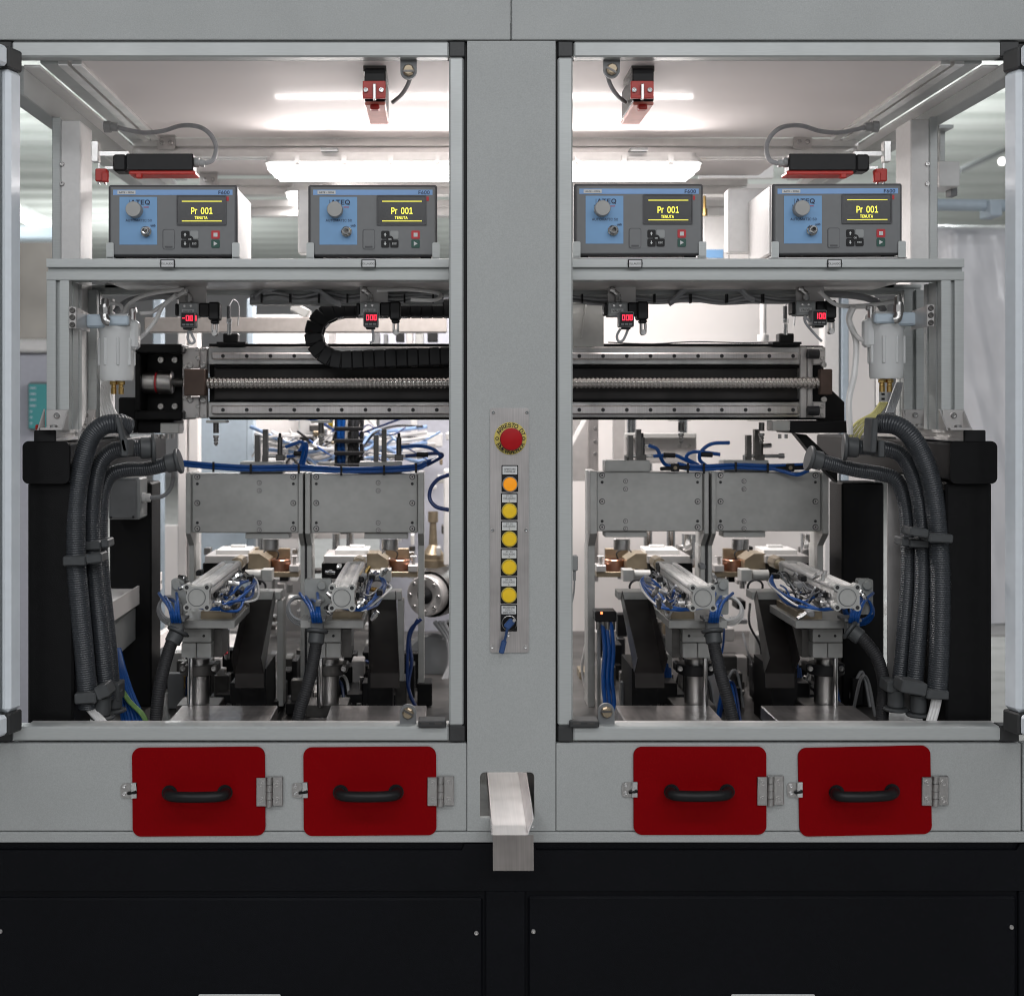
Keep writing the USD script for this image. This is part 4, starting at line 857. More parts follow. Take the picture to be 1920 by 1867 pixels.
hose('middle ribbed grey hose right, ending in a gland', [(1714, 1300, .11), (1722, 1200, .11), (1730, 1100, .11), (1729, 1000, .12), (1722, 930, .12), (1706, 878, .13), (1685, 850, .14), (1645, 840, .14), (1592, 838, .15)], .0160, (1,))
hose('inner ribbed grey hose right, ending in a large ring gland', [(1686, 1290, .14), (1695, 1190, .14), (1703, 1080, .14), (1702, 990, .15), (1695, 935, .16), (1680, 900, .17), (1650, 888, .18), (1600, 880, .18), (1525, 861, .18)], .0150, (1,))
def clip(label, rects, y):
    t = thing('hose_clip', label, 'clip', P((rects[0][0] + rects[-1][2]) / 2, rects[0][3], y), 'grey plastic clips on the hoses')
    for u0, v0, u1, v1, r in rects:
        part(t, 'clamp_half', rotm(pbox(u0, v0, u1, v1, y - .029, y + .02, .0025), math.radians(r), (0, 1, 0), P((u0 + u1) / 2, (v0 + v1) / 2, y)), 'clip_grey')
clip('double clip on the outer left hose, halfway up', [(117, 1043, 160, 1061, -1), (160.5, 1040, 191, 1057, -7)], .075)
clip('double clip on the two inner left hoses', [(157, 1016, 188, 1032, -3), (188.5, 1012, 203, 1028, -4)], .13)
clip('double clip at the foot of the left hoses', [(139, 1300, 180, 1320, -3), (180.5, 1288, 206, 1312, -22)], .09)
clip('clip at the foot of the innermost left hose', [(206, 1282, 223, 1316, 0)], .165)
clip('double clip on the outer right hose, halfway up', [(1742, 1002, 1788, 1018, 3), (1706, 992, 1742, 1008, 8)], .075)
clip('double clip on the two inner right hoses', [(1706, 1012, 1743, 1027, 2), (1692, 1008, 1706, 1024, 0)], .115)
clip('double clip at the foot of the right hoses', [(1738, 1295, 1780, 1312, 3), (1690, 1280, 1738, 1304, 10)], .085)
clip('clip at the foot of the innermost right hose', [(1664, 1278, 1688, 1300, 3)], .135)
clip('slanted clip between the upper two left hoses', [(222, 782, 232, 850, -14), (226, 822, 240, 856, 0)], .10)
clip('slanted clip between the upper two right hoses', [(1634, 784, 1646, 850, 4), (1648, 826, 1660, 858, 0)], .10)
for k, (u, v, y, lab) in enumerate(((193, 1335, .10, 'left hoses, middle'), (214, 1322, .15, 'left hoses, inner'), (1722, 1330, .10, 'right hoses, middle'), (1680, 1320, .12, 'right hoses, inner'))):
    t = thing('cable_gland', 'large dark grey bellows gland under the %s' % lab, 'gland', P(u, v + 10, y), 'large glands under the hoses')
    part(t, 'sleeve', cat(zcyl(u, v - 30, v + 6, y, S(15, y), 20, .003)), 'clip_grey')
    part(t, 'flange', zcyl(u, v + 6, v + 12, y, S(23, y), 24, .002), 'clip_grey')
for pts, lab in (([(166, 1322, .10), (175, 1335, .09), (190, 1352, .07), (200, 1370, .07)], 'pale cables spilling from the foot of the outer left hose'), ([(1757, 1306, .08), (1752, 1330, .08), (1745, 1355, .07), (1742, 1370, .07)], 'pale cables leaving the foot of the outer right hose')):
    solo('cable_bundle', lab, 'cables', catl([cable([P(u + d, v, y) for u, v, y in pts], .0042) for d in (-6, 0, 6)]), 'wire_yellow' if False else 'tube_white')
for k in range(7):
    solo('air_tube', 'blue air tube fanning out at the foot of the left column' , 'air tube', cable([P(212 + 2 * k, 1215, .30), P(216 + 3 * k, 1255, .28), P(222 + 4.5 * k, 1300, .25), P(230 + 7 * k, 1352, .22), P(235 + 8 * k, 1385, .2)], .0038, 8), 'tube_blue', 'blue tubes at the left column')
solo('earth_wire', 'green and yellow earth wires at the foot of the left column', 'wire', catl([cable([P(226 + k, 1290, .25), P(240 + 2 * k, 1315, .22), P(266 + 2 * k, 1342, .2), P(280, 1375, .2)], .0028) for k in range(4)]), 'wire_green')
solo('cable_bundle', 'yellow-green cables running down from the perforated rail at the right filter', 'cables', catl([cable([P(1655 + k, 755, .22), P(1640 + k, 775, .21), P(1615 + 2 * k, 792, .2), P(1597 + 2 * k, 815, .19), P(1590 + 2 * k, 830, .19)], .003) for k in (-4, 0, 4, 8)]), 'wire_yellow')
solo('cable_bundle', 'grey and white cables hanging below the left filter', 'cables', catl([cable([P(193 + 4 * k, 715, .24), P(190 + 4 * k, 745, .24), P(196 + 6 * k, 780, .22), P(220 + 7 * k, 810, .2)], .003) for k in range(5)]), 'tube_white')
solo('cable_bundle', 'grey cables hanging below the right filter', 'cables', catl([cable([P(1682 + 3 * k, 718, .24), P(1672 + 4 * k, 745, .22), P(1662 + 4 * k, 775, .2)], .003) for k in range(4)]), 'cable_grey')
for u, v0, v1, lab in ((203, 560, 790, 'left'), (1656, 560, 760, 'right')):
    t = thing('perforated_rail', 'upright white perforated rail behind the %s filter' % lab, 'rail', P(u, v1, .27), 'perforated rails')
    part(t, 'strip', pbox(u - 8, v0, u + 8, v1, .27, .29), 'white_plastic')
    for v in range(v0 + 6, v1 - 4, 9): part(t, 'hole', pbox(u - 3, v, u + 3, v + 4, .2688, .2698), 'ink')
# junction box and white trunking at the left
t = thing('junction_box', 'grey junction box with cable gland on the left rear column', 'junction box', P(232, 975, .50))
part(t, 'box', pbox(203, 896, 262, 974, .52, .598, .004), 'grey_plastic'); part(t, 'lid', pbox(205, 898, 256, 973, .51, .5195, .004), 'mid_plastic')
part(t, 'gland', cat(cyl(P(262, 933, .55), P(273, 933, .55), .012, 12), cyl(P(273, 933, .55), P(282, 933, .55), .010, 8)), 'tube_white')
part(t, 'cable', cable([P(280, 933, .55), P(305, 930, .54), P(320, 915, .53), P(325, 895, .5), P(324, 880, .45)], .0048), 'cable_grey')
for u, v in ((208, 970), (250, 969)): part(t, 'screw', screw(P(u, v, .51), .003), 'ink')
t = thing('cable_duct', 'white cable duct running backwards at the left, open tray on top', 'duct', (X(215, .2), .5, Zz(1160, .2)))
def slant(u0, v0, ya, u1, v1, yb, hpx, w):
    a, b = P(u0, v0, ya), P(u1, v1, yb); h = S(hpx, ya); q = np.array([[a[0], a[1], a[2] - h], [b[0], b[1], b[2] - h], [b[0], b[1], b[2]], [a[0], a[1], a[2]]])
    v = np.vstack([q, q + np.array([-w, 0, 0])]); f = [(0, 1, 2), (0, 2, 3), (4, 6, 5), (4, 7, 6)]
    for i in range(4): j = (i + 1) % 4; f += [(i, i + 4, j + 4), (i, j + 4, j)]
    return v, np.array(f)
part(t, 'side', slant(200, 1135, .30, 304, 1072, .85, 38, .004), 'panel_white'); part(t, 'tray', slant(196, 1139, .31, 300, 1078, .85, 4, .07), 'panel_white')
part(t, 'box', slant(205, 1178, .34, 254, 1140, .60, 64, .06), 'grey_plastic'); part(t, 'screw', screw(P(300, 1090, .84), .006, (1, 0, 0)), 'steel')

# ================================================================ four test stations
def bx(cx, cz, cy, a, b, c, d, y0, y1, bev=0): return box(cx + a, cx + b, y0, y1, cz + c, cz + d, bev)
CYLS = [(369, 1120), (641, 1121), (1318, 1121), (1589, 1120)]
COLS = [374, 617, 1306, 1550]
BLK = [(360, 560), (583, 783), (1119, 1318), (1341, 1539)]
WHICH = ['at the far left', 'second from left', 'third from left', 'at the far right']
YB = .57
def station(i):
    u0, u1 = BLK[i]; uc = (u0 + u1) / 2; left = i < 2; sg = 1 if left else -1
    # --- press frame: front block, side cheeks, press head
    t = thing('press_frame', 'grey aluminium press frame with bolted front block, %s' % WHICH[i], 'press frame', P(uc, 1340, YB), 'press frames of the test stations')
    dv = 0 if left else -3
    part(t, 'front_block', pbox(u0, 888 + dv, u1, 999 + dv, YB, YB + .06, .002), 'machined')
    for (du, v, r, h) in [(10, 894, .0062, 1), (10, 907, .0035, 0), (10, 943, .0062, 1), (10, 980, .0035, 0), (10, 991, .0062, 1)]:
        for uu in (u0 + du, u1 - du):
            if h:
                q = part(t, 'screw', lathe([(r * .8, 0), (r * .8, .0022), (r * .7, .0028), (r * .42, .0028), (r * .4, .0012), (1e-6, .0012)], P(uu, v + dv, YB), (0, -1, 0), 14), 'machined_light')
                part(q, 'counterbore', ycyl(uu, v + dv, YB - .0006, YB + .001, r * 1.08, 16), 'rubber'); part(q, 'socket', ycyl(uu, v + dv, YB - .0015, YB, r * .38, 6), 'ink')
            else: part(t, 'dowel_hole', ycyl(uu, v + dv, YB - .0008, YB + .001, r, 10), 'rubber')
    for v in (905, 920, 980, 994):
        uu = uc + 26 if left else u0 + 54
        q = part(t, 'screw', lathe([(.0040, 0), (.0040, .0016), (1e-6, .0018)], P(uu, v + dv, YB), (0, -1, 0), 12), 'machined_light'); part(q, 'counterbore', ycyl(uu, v + dv, YB - .0005, YB + .001, .0054, 14), 'rubber'); part(q, 'socket', ycyl(uu, v + dv, YB - .0019, YB, .0018, 6), 'ink')
    for k, (a, b) in enumerate(((u0 - (10 if i in (0, 1) else 14 if i == 2 else 8.5), u0 - .6), (u1 + .6, u1 + (12 if k_last(i) else 9)))):
        wide = 14 if (k == 1 and i in (1, 3)) or (k == 0 and i in (0, 2)) else 0
        pl = part(t, 'cheek', box(X(a, YB), X(b, YB), YB - .012, YB + .09, Zz(1000, YB), Zz(886 + dv, YB), .001), 'machined')
        g = Polygon([(YB - .012, Zz(1000, YB)), (YB + .09, Zz(1000, YB)), (YB + .09, Zz(1025, YB)), (YB + .03, Zz(1025, YB))])
        v_, f_ = extrude_to(g, (X(a, YB), 0, 0), (0, 1, 0), (0, 0, 1), X(b, YB) - X(a, YB)); part(t, 'cheek_chamfer', (v_, f_), 'machined')
        part(t, 'upright', box(X(a, YB), X(b, YB), YB + .03, YB + .10, .70, Zz(1025, YB), .001), 'machined')
    part(t, 'top_block', pbox(u0 + (90 if left else 16), 866 + dv, u0 + (170 if left else 100), 887 + dv, YB + .012, YB + .07, .001), 'machined')
    part(t, 'lower_plate', pbox(uc + (0 if left else -84), 999.5 + dv, uc + (82 if left else -5), 1010 + dv, YB + .01, YB + .06, .001), 'machined')
    px = u0 + (148 if left else 47)
    part(t, 'press_piston', zcyl(px, 1010, 1030, YB + .06, S(16, YB), 20, .001), 'steel')
    bx_ = u0 + (112 if left else 56)
    for d, vt in ((0, 816), (15, 805)):
        part(t, 'guide_bar', pbox(bx_ + (10 if left else 8) + d - 4.5, vt, bx_ + (10 if left else 8) + d + 4.5, 866 + dv, YB + .03, YB + .05), 'dark_steel')
    if i in (0, 2):
        g0 = (569, 573.2) if i == 0 else (1327, 1332.7)
        part(t, 'seam', box(X(g0[0] + .3, YB), X(g0[1] - .3, YB), YB + .035, YB + .085, .70, Zz(890, YB)), 'rubber')
    # --- sensor block on top with its leads
    su = u0 + (165 if left else 85); sv = dv
    s = thing('flow_sensor', 'steel fitting with sensor on top of the press frame, %s' % WHICH[i], 'sensor', P(su, 865, YB + .03), 'sensors on top of the press frames')
    part(s, 'body', cat(zcyl(su, 820, 856, YB + .04, .0062, 12), pbox(su - 8, 852, su + 8, 864, YB + .03, YB + .05, .001)), 'dark_steel')
    part(s, 'cap', zcyl(su, 812, 820, YB + .04, .0035, 8), 'ink')
    part(s, 'fitting', cat(cyl(P(su + 5, 836, YB + .04), P(su + 20, 835, YB + .04), .0055, 10), cyl(P(su - 30, 855, YB + .04), P(su + 34, 855, YB + .04), .0045, 10), cyl(P(su + 34, 855, YB + .04), P(su + 44, 855, YB + .04), .0065, 10), cyl(P(su - 30, 853, YB + .04), P(su - 30, 866, YB + .04), .0045, 10)), 'steel')
    # --- pneumatic cylinder pointing at the viewer
    cu, cv = CYLS[i]; y0, y1 = .08, .47
    c = P(cu, cv, y0); w = S(25.5, y0)
    t = thing('air_cylinder', 'silver air cylinder with square end cap facing front, %s' % WHICH[i], 'air cylinder', c - np.array([0, 0, w]), 'air cylinders of the test stations')
    g = unary_union([Point(a * w * .74, b * w * .74).buffer(w * .27, quad_segs=6) for a in (-1, 1) for b in (-1, 1)] + [Point(0, 0).buffer(w * .80, quad_segs=10), sbox(-w * .72, -w * .80, w * .9, w * .80)])
    cap = part(t, 'end_cap', (lambda m: (m[0] + np.array([c[0], 0, c[2]]), m[1]))(poly_plate(g, y0, y0 + .022)), 'grey_plastic' if False else 'machined')
    part(cap, 'boss', lathe([(w * .60, 0), (w * .60, .0015), (w * .55, .0015), (w * .55, .0006), (1e-6, .0006)], c, (0, -1, 0), 28), 'machined')
    part(cap, 'groove', torus(c + np.array([0, -.0004, 0]), (0, 1, 0), w * .64, .0007, 30, 5), 'mid_plastic')
    for a in (-1, 1):
        for b in (-1, 1):
            part(cap, 'screw', lathe([(w * .15, 0), (w * .15, .0006), (1e-6, .0006)], c + np.array([a * w * .74, 0, b * w * .74]), (0, -1, 0), 10), 'ink')
    bar = unary_union([Point(a * w * .62, b * w * .62).buffer(w * .24, quad_segs=6) for a in (-1, 1) for b in (-1, 1)] + [Point(0, 0).buffer(w * .76, quad_segs=8)])
    part(t, 'barrel', (lambda m: (m[0] + np.array([c[0], 0, c[2]]), m[1]))(poly_plate(bar, y0 + .0225, y1)), 'anodised_bright', smooth=40)
    part(t, 'head', box(c[0] - w * .8, c[0] + w * .8, y1 + .0005, y1 + .035, c[2] - w * .8, c[2] + w * .8, .004), 'machined')
    part(t, 'rod', cyl((c[0], y1 + .0355, c[2] + w * .2), (c[0], y1 + .16, c[2] + w * .2), .009, 14), 'chrome')
    part(t, 'rod_nut', cyl((c[0], y1 + .10, c[2] + w * .2), (c[0], y1 + .16, c[2] + w * .2), .0155, 8, .001), 'bronze')
    so = sg
    part(t, 'sensor_strip', box(c[0] + so * w * .80, c[0] + so * w * .92, y0 + .04, y1 - .05, c[2] - w * .2, c[2] + w * .1), 'steel')
    part(t, 'reed_switch', box(c[0] + so * w * .92, c[0] + so * w * 1.16, y0 + .05, y0 + .11, c[2] - w * .35, c[2] + w * .15, .002), 'black_plastic')
    part(t, 'speed_controller', cat(cyl((c[0] + so * w * 1.0, y0 + .05, c[2] - w * .62), (c[0] + so * w * 1.5, y0 + .05, c[2] - w * .62), .0065, 10), cyl((c[0] + so * w * 1.3, y0 + .05, c[2] - w * .9), (c[0] + so * w * 1.3, y0 + .05, c[2] - w * .3), .006, 10)), 'steel')
    fu = cu + (-34 if left else 34)
    fl = part(t, 'mounting_flange', rplate(min(fu - 14, fu + 30) - (22 if i == 1 else 0), 1086, max(fu + 14, fu - 30), 1152, .30, .32, .004), 'cast_grey')
    for vv, rr_ in ((1098, .009), (1124, .006)): part(fl, 'boss', ycyl(fu - sg * 4, vv, .290, .2995, rr_, 14, .001), 'cast_grey')
    # tangle of leads beside the cylinder
    rr = random.Random(20 + i)
    for k in range(6):
        pts = [(c[0] + so * w * (.9 + .5 * rr.random()), y0 + .05 + .30 * q / 4 + .02 * rr.random(), c[2] - w * (.2 - .5 * rr.random()) - (.018 if q % 2 else 0)) for q in range(6)]
        part(t, 'sensor_lead', cable(pts, .0014, 6, 6), 'cable_grey' if k % 3 else 'ink')
    # --- blue tubes under the cylinder
    rj = random.Random(80 + i)
    for k in range(4):
        jj = lambda s_=.006: rj.uniform(-s_, s_)
        pts = [(c[0] - so * .012 + .005 * k + jj(), y0 + .05, c[2] - w * .95), (c[0] + so * (.022 + .005 * k), y0 + .05 + .006 * k, c[2] - w * (1.12 + .07 * k)), (c[0] + so * (.048 + .003 * k) + jj(.01), y0 + .10 + .01 * k, c[2] - w * (1.10 + .06 * k) + jj(.012)), (c[0] + so * (.064 + .004 * k) + jj(.012), y0 + .20, c[2] - w * .95 + jj(.015)), (c[0] + so * (.066 + .003 * k), y0 + .30, c[2] - w * .5), (c[0] + so * .058, y0 + .34, c[2] - w * .1)]
        solo('air_tube', 'blue air tube curving round under the air cylinder ' + WHICH[i], 'air tube', cable(pts, .0030 if k < 3 else .0024, 8), 'tube_blue' if k < 3 else 'tube_white', 'tubes under the air cylinder ' + WHICH[i])
    t = thing('fitting_cluster', 'small chrome fittings, black plugs and leads around the air cylinder, %s' % WHICH[i], 'fittings', (c[0] + so * .06, .2, c[2] - w), 'fittings round the air cylinders')
    rf = random.Random(60 + i)
    for k in range(18):
        sd_ = so if k < 12 else -so
        q = np.array([c[0] + sd_ * rf.uniform(w * 1.0, w * 2.6), rf.uniform(.13, .42), c[2] + rf.uniform(-w * 1.7, w * .9)])
        if k % 3 == 0: part(t, 'plug', box(q[0] - .006, q[0] + .006, q[1], q[1] + .03, q[2] - .005, q[2] + .006, .002), rf.choice(['black_plastic', 'black_plastic', 'mid_plastic']))
        else:
            d_ = np.array([rf.uniform(-1, 1), rf.uniform(-.6, .2), rf.uniform(-1, 1)]); d_ /= np.linalg.norm(d_)
            part(t, 'fitting', cat(cyl(q, q + d_ * .022, .0042, 8), cyl(q + d_ * .008, q + d_ * .015, .0058, 6)), rf.choice(['steel', 'chrome', 'dark_steel', 'brass' if k % 5 == 0 else 'steel']))
    for k in range(7):
        a_ = np.array([c[0] + so * rf.uniform(w * .9, w * 1.6), rf.uniform(.13, .2), c[2] + rf.uniform(-w * 1.3, w * .4)]); b_ = np.array([c[0] + so * rf.uniform(w * 1.2, w * 2.6), rf.uniform(.28, .42), c[2] + rf.uniform(-w * 1.5, w * .6)])
        m_ = (a_ + b_) / 2 + np.array([rf.uniform(-.02, .03) * so, 0, rf.uniform(-.045, .02)])
        part(t, 'lead', cable([a_, (a_ + m_) / 2 + np.array([0, 0, -.008]), m_, (b_ + m_) / 2 + np.array([0, 0, .006]), b_], rf.choice([.0016, .0022, .0028]), 6, 6), rf.choice(['tube_blue', 'ink', 'tube_white', 'cable_grey', 'tube_navy']))
    # --- pedestal: platform, blocks, clamp ring, column, base plate
    pu = COLS[i]; yp = .34
    t = thing('pedestal', 'steel pedestal with platform and round column under the air cylinder, %s' % WHICH[i], 'pedestal', P(pu, 1322, yp), 'pedestals of the test stations')
    a, b = ((pu - 58, pu + 66) if i == 0 else (pu - 54, pu + 65)) if left else ((pu - 52, pu + 58) if i == 2 else (pu - 58, pu + 54))
    part(t, 'platform', pbox(a, 1163, b, 1178, yp - .09, yp + .12, .001), 'machined')
    part(t, 'riser', pbox(a + (60 if left else 4), 1146, b - (4 if left else 62), 1163, yp - .07, yp + .1, .001), 'bronze')
    part(t, 'upper_block', pbox(pu - 34 + (8 if not left else 0), 1178.5, pu + 22 + (8 if not left else 0), 1204, yp - .03, yp + .05, .001), 'machined')
    part(t, 'clamp_half', pbox(pu - 34 + (8 if not left else 0), 1205.5, pu - 6.6 + (8 if not left else 0), 1233, yp - .03, yp + .05, .001), 'machined')
    part(t, 'clamp_half', pbox(pu - 5.4 + (8 if not left else 0), 1205.5, pu + 22 + (8 if not left else 0), 1233, yp - .03, yp + .05, .001), 'machined')
    for d in (-22, 8): part(t, 'pin_hole', ycyl(pu + d + (8 if not left else 0), 1192, yp - .0308, yp - .029, .003, 8), 'ink')
    part(t, 'side_plate', box(X(pu + (24 if left else -46), yp), X(pu + (42 if left else -28), yp), yp, yp + .08, Zz(1232, yp), Zz(1180, yp)), 'dark_steel')
    part(t, 'column', zcyl(pu - 2, 1233, 1335, yp + .01, S(21, yp), 20), 'steel')
    part(t, 'rod', zcyl(pu + (-16 if left else 16), 1233, 1325, yp - .03, S(5, yp), 12), 'chrome')
    part(t, 'clamp_ring', cat(zcyl(pu - 2, 1242, 1262, yp + .01, S(34, yp), 24, .002), pbox(pu - 38, 1244, pu - 28, 1261, yp - .02, yp + .02, .002), pbox(pu + 24, 1244, pu + 34, 1261, yp - .02, yp + .02, .002)), 'dark_steel' if left else 'black_plastic')
    for d in (-31, 27): part(t, 'screw', screw(P(pu + d, 1253, yp - .022), .006), 'steel')
    pc = [(341, 521), (620, 800), (1154, 1331), (1426, 1600)][i]
    part(t, 'base_plate', box(X(pc[0], yp - .02), X(pc[1], yp - .02), .075, yp - .02, Zz(1322, yp - .02) - .03, Zz(1322, yp - .02), .002), 'table_steel')
    part(t, 'foot_block', pbox(pu - 44, 1322, pu + 36, 1345, yp - .018, yp + .06, .002), 'dark_steel')
    # --- black flexible conduit from the platform down
    hp = {0: [(330, 1190, .20), (318, 1215, .19), (303, 1270, .17), (295, 1320, .16), (290, 1375, .15)], 1: [(594, 1190, .20), (590, 1225, .19), (578, 1280, .17), (563, 1330, .16), (553, 1380, .15)],
          2: [(1337, 1190, .20), (1341, 1220, .19), (1353, 1270, .17), (1367, 1320, .16), (1381, 1380, .15)], 3: [(1600, 1185, .20), (1620, 1200, .19), (1645, 1235, .18), (1657, 1280, .17), (1655, 1330, .16), (1652, 1380, .15)]}[i]
    h = hose('black ribbed hose running down from the platform, station %s' % WHICH[i], hp, .0128, (0,))
    # --- bracket with bent collar on the platform
    part(t, 'cable_bracket', cat(pbox(hp[0][0] - 16, 1160, hp[0][0] + 16, 1166, .20, .25, .001), pbox(hp[0][0] - 12, 1166, hp[0][0] + 12, 1190, .205, .225, .002)), 'mid_plastic')
    # --- black part chute
    ch = [(480, 1113, 512, 1280, -48), (718, 1113, 722, 1265, -20), (1190, 1113, 1196, 1265, 40), (1440, 1113, 1450, 1262, 60)][i]
    t = thing('part_chute', 'black folded sheet metal part chute %s' % ['between first and second pedestal', 'right of the second pedestal', 'left of the third pedestal', 'between third and fourth pedestal'][i], 'chute', P(ch[0], 1290, .40), 'black part chutes')
    ya, yb = .52, .28; wd = S(50, ya) / 2
    xt = X(ch[0] + (12 if i == 0 else 0), ya); xb2 = X([468, 722, 1218, 1462][i], yb); zt_, zb2 = Zz(1122, ya), Zz(1262, yb)
    def q4(x0, x1, x2, x3, z0, z1): return quad(np.array([x2, yb, z1]), np.array([x3, yb, z1]), np.array([x1, ya, z0]), np.array([x0, ya, z0]), .002)
    part(t, 'floor', q4(xt - wd, xt + wd, xb2 - wd, xb2 + wd, zt_, zb2), 'black_sheet')
    for s_ in (-1, 1):
        q = [np.array([xb2 + s_ * wd, yb, zb2]), np.array([xt + s_ * wd, ya, zt_]), np.array([xt + s_ * wd, ya - .02, zt_ + .02]), np.array([xb2 + s_ * wd, yb - .045, zb2 + .04])]
        part(t, 'side_wall', quad(*(q if s_ > 0 else q), .0018), 'black_sheet')
    part(t, 'front_flap', quad(np.array([xb2 - wd, yb - .002, zb2 - .03]), np.array([xb2 + wd, yb - .002, zb2 - .03]), np.array([xb2 + wd, yb - .001, zb2]), np.array([xb2 - wd, yb - .001, zb2]), .0018), 'black_sheet')
    part(t, 'stand', box(xt - wd * .9, xt + wd * .9, yb + .10, ya + .02, .70, zb2 - .01), 'black_frame')
    part(t, 'mounting_plate', box(xt - wd - .008, xt + wd + .012, ya - .005, ya + .05, zt_ - .002, zt_ + .016, .001), 'machined')
    part(t, 'mounting_leg', box(xt + wd * (1.1), xt + wd * 1.1 + .014, ya + .0, ya + .05, .72, zt_ - .004, .001), 'machined')
    # --- tooling at the far end: slide, jaws, copper part
    yt = .80
    t = thing('clamping_tool', 'machined clamping slide with angled jaw in the test station, %s' % WHICH[i], 'tool', P(uc, 1100, yt), 'clamping tools of the test stations')
    mu = uc + (0 if left else 0)
    def TB(a, v0, b, v1, ya2, yb2, bev=.001): a, b = (mu + sg * a, mu + sg * b); return pbox(min(a, b), v0, max(a, b), v1, ya2, yb2, bev)
    part(t, 'base', TB(-80, 1056, 0, 1085, yt - .06, yt + .1), 'black_frame')
    part(t, 'slide', TB(-76, 1042, 4, 1056, yt - .08, yt + .06), 'machined_light')
    part(t, 'slide_cover', cat(TB(-55, 1031, 8, 1041, yt - .05, yt + .04), TB(-28, 1022, 0, 1031, yt, yt + .02)), 'white_plastic')
    part(t, 'jaw', poly_plate(ppoly([(mu + sg * 5, 1038), (mu + sg * 26, 1038), (mu + sg * 44, 1050), (mu + sg * 44, 1066), (mu + sg * 5, 1066)], yt - .06), yt - .06, yt + .02), 'bronze')
    part(t, 'nest', cat(TB(-4, 1072, 100, 1082, yt - .03, yt + .08), TB(40, 1028, 84, 1052, yt + .05, yt + .06)), 'bronze')
    part(t, 'stop', cat(TB(82, 1060, 100, 1072, yt - .05, yt), cyl(P(mu + sg * 92, 1060, yt - .03), P(mu + sg * 92, 1044, yt - .03), .004, 8), TB(86, 1042, 98, 1045, yt - .036, yt - .024)), 'machined_light')
    part(t, 'pin_cylinder', cat(cyl(P(mu + sg * 0, 1078, yt - .12), P(mu + sg * 30, 1078, yt - .12), .013, 14), TB(30, 1068, 50, 1090, yt - .14, yt - .1)), 'machined')
    part(t, 'lead', cable([P(mu + sg * 55, 1058, yt), P(mu + sg * 62, 1036, yt), P(mu + sg * 40, 1030, yt), P(mu + sg * 28, 1048, yt - .02)], .002, 6), 'ink')
    part(t, 'lead', torus(P(mu + sg * 24, 1100, yt - .14), (0, 1, .3), .018, .0028, 18, 6), 'ink')
    rt = random.Random(100 + i)
    for k in range(16):
        a = rt.uniform(-80, 95); v = rt.uniform(1018, 1100); y_0 = yt + rt.uniform(.02, .2)
        part(t, 'detail', TB(a, v, a + rt.uniform(5, 18), v + rt.uniform(4, 16), y_0, y_0 + .03) if k % 2 else zcyl(mu + sg * a, v, v + rt.uniform(8, 30), y_0, rt.uniform(.004, .009), 10), rt.choice(['machined_light', 'steel', 'dark_steel', 'chrome', 'black_plastic', 'bronze', 'steel']))
    cpx = mu + sg * 66
    q = solo('copper_ring', 'copper-coloured turned ring clamped in the station %s' % WHICH[i], 'ring', lathe([(.014, .030), (.024, .030), (.026, .028), (.026, .002), (.022, 0), (.014, 0), (.014, .030)], P(cpx, 1070, yt), (0, 0, 1), 28), 'copper', 'copper rings in the test stations')
    # --- bits on the table behind the plates
    rk = random.Random(40 + i)
    t = thing('table_fixture', 'dark brackets and blocks on the machine table behind the pedestal, %s' % WHICH[i], 'fixture', P(pu, 1330, .62), 'dark fixtures on the table')
    for k in range(34):
        u = pu + rk.uniform(-75, 175) * (1 if left else -1); y = rk.uniform(.48, .95); h = rk.uniform(.015, .11); ww = rk.uniform(10, 34)
        part(t, 'block', box(X(u, y), X(u + ww, y), y, y + rk.uniform(.02, .08), .7005 + .0003 * k, .7005 + h, .002), rk.choice(['black_frame', 'black_plastic', 'dark_steel', 'dark_steel', 'machined', 'mid_plastic', 'black_frame', 'machined_light', 'black_frame']))
    for k in range(9):
        u = pu + rk.uniform(-70, 160); y = rk.uniform(.42, .8); z_ = .70 + rk.uniform(.02, .10)
        part(t, 'screw', cyl((X(u, y), y, z_ - .03), (X(u, y), y, z_), .0055, 8, .001), rk.choice(['chrome', 'steel', 'brass']))
    for k in range(9):
        u = pu + rk.uniform(-50, 130) * (1 if left else -1); y = rk.uniform(.45, .7)
        part(t, 'cable', cable([(X(u, y), y, .705), (X(u + 10, y), y - .02, .76 + .03 * rk.random()), (X(u + 26, y), y - .01, .78), (X(u + 34, y), y - .03, .705)], .0035, 6, 6), rk.choice(['cable_grey', 'ink', 'tube_white', 'tube_blue', 'tube_navy', 'ink']))
    t = thing('valve_block', 'dark valve block with fittings on the table behind the base plate, %s' % WHICH[i], 'valves', P(uc + 40, 1330, .55), 'valve blocks on the table')
    bu = pu + (75 if left else -75)
    part(t, 'body', cat(box(X(bu - 40, .5), X(bu + 50, .5), .46, .60, .70, .76, .002), box(X(bu - 10, .5), X(bu + 30, .5), .44, .5, .70, .79, .002)), 'black_plastic')
    for k in range(5): part(t, 'fitting', cat(cyl((X(bu - 36 + 18 * k, .45), .44, .70), (X(bu - 36 + 18 * k, .45), .44, .745), .006, 10), cyl((X(bu - 36 + 18 * k, .45), .43, .735), (X(bu - 36 + 18 * k, .45), .40, .742), .004, 8)), 'steel' if k % 2 else 'dark_steel')
    for k in range(3):
        solo('air_tube', 'blue air tube hanging behind the pedestal ' + WHICH[i], 'air tube', cable([P(bu + 14 + 5 * k, 1235 + 9 * k, .52), P(bu + 18 + 4 * k, 1275, .5), P(bu + 12 + 5 * k, 1310, .47), P(bu + 4 + 4 * k, 1345, .45)], .0042, 8), 'tube_blue', 'tubes behind the pedestal ' + WHICH[i])
    wu = pu + (-52 if left else 58)
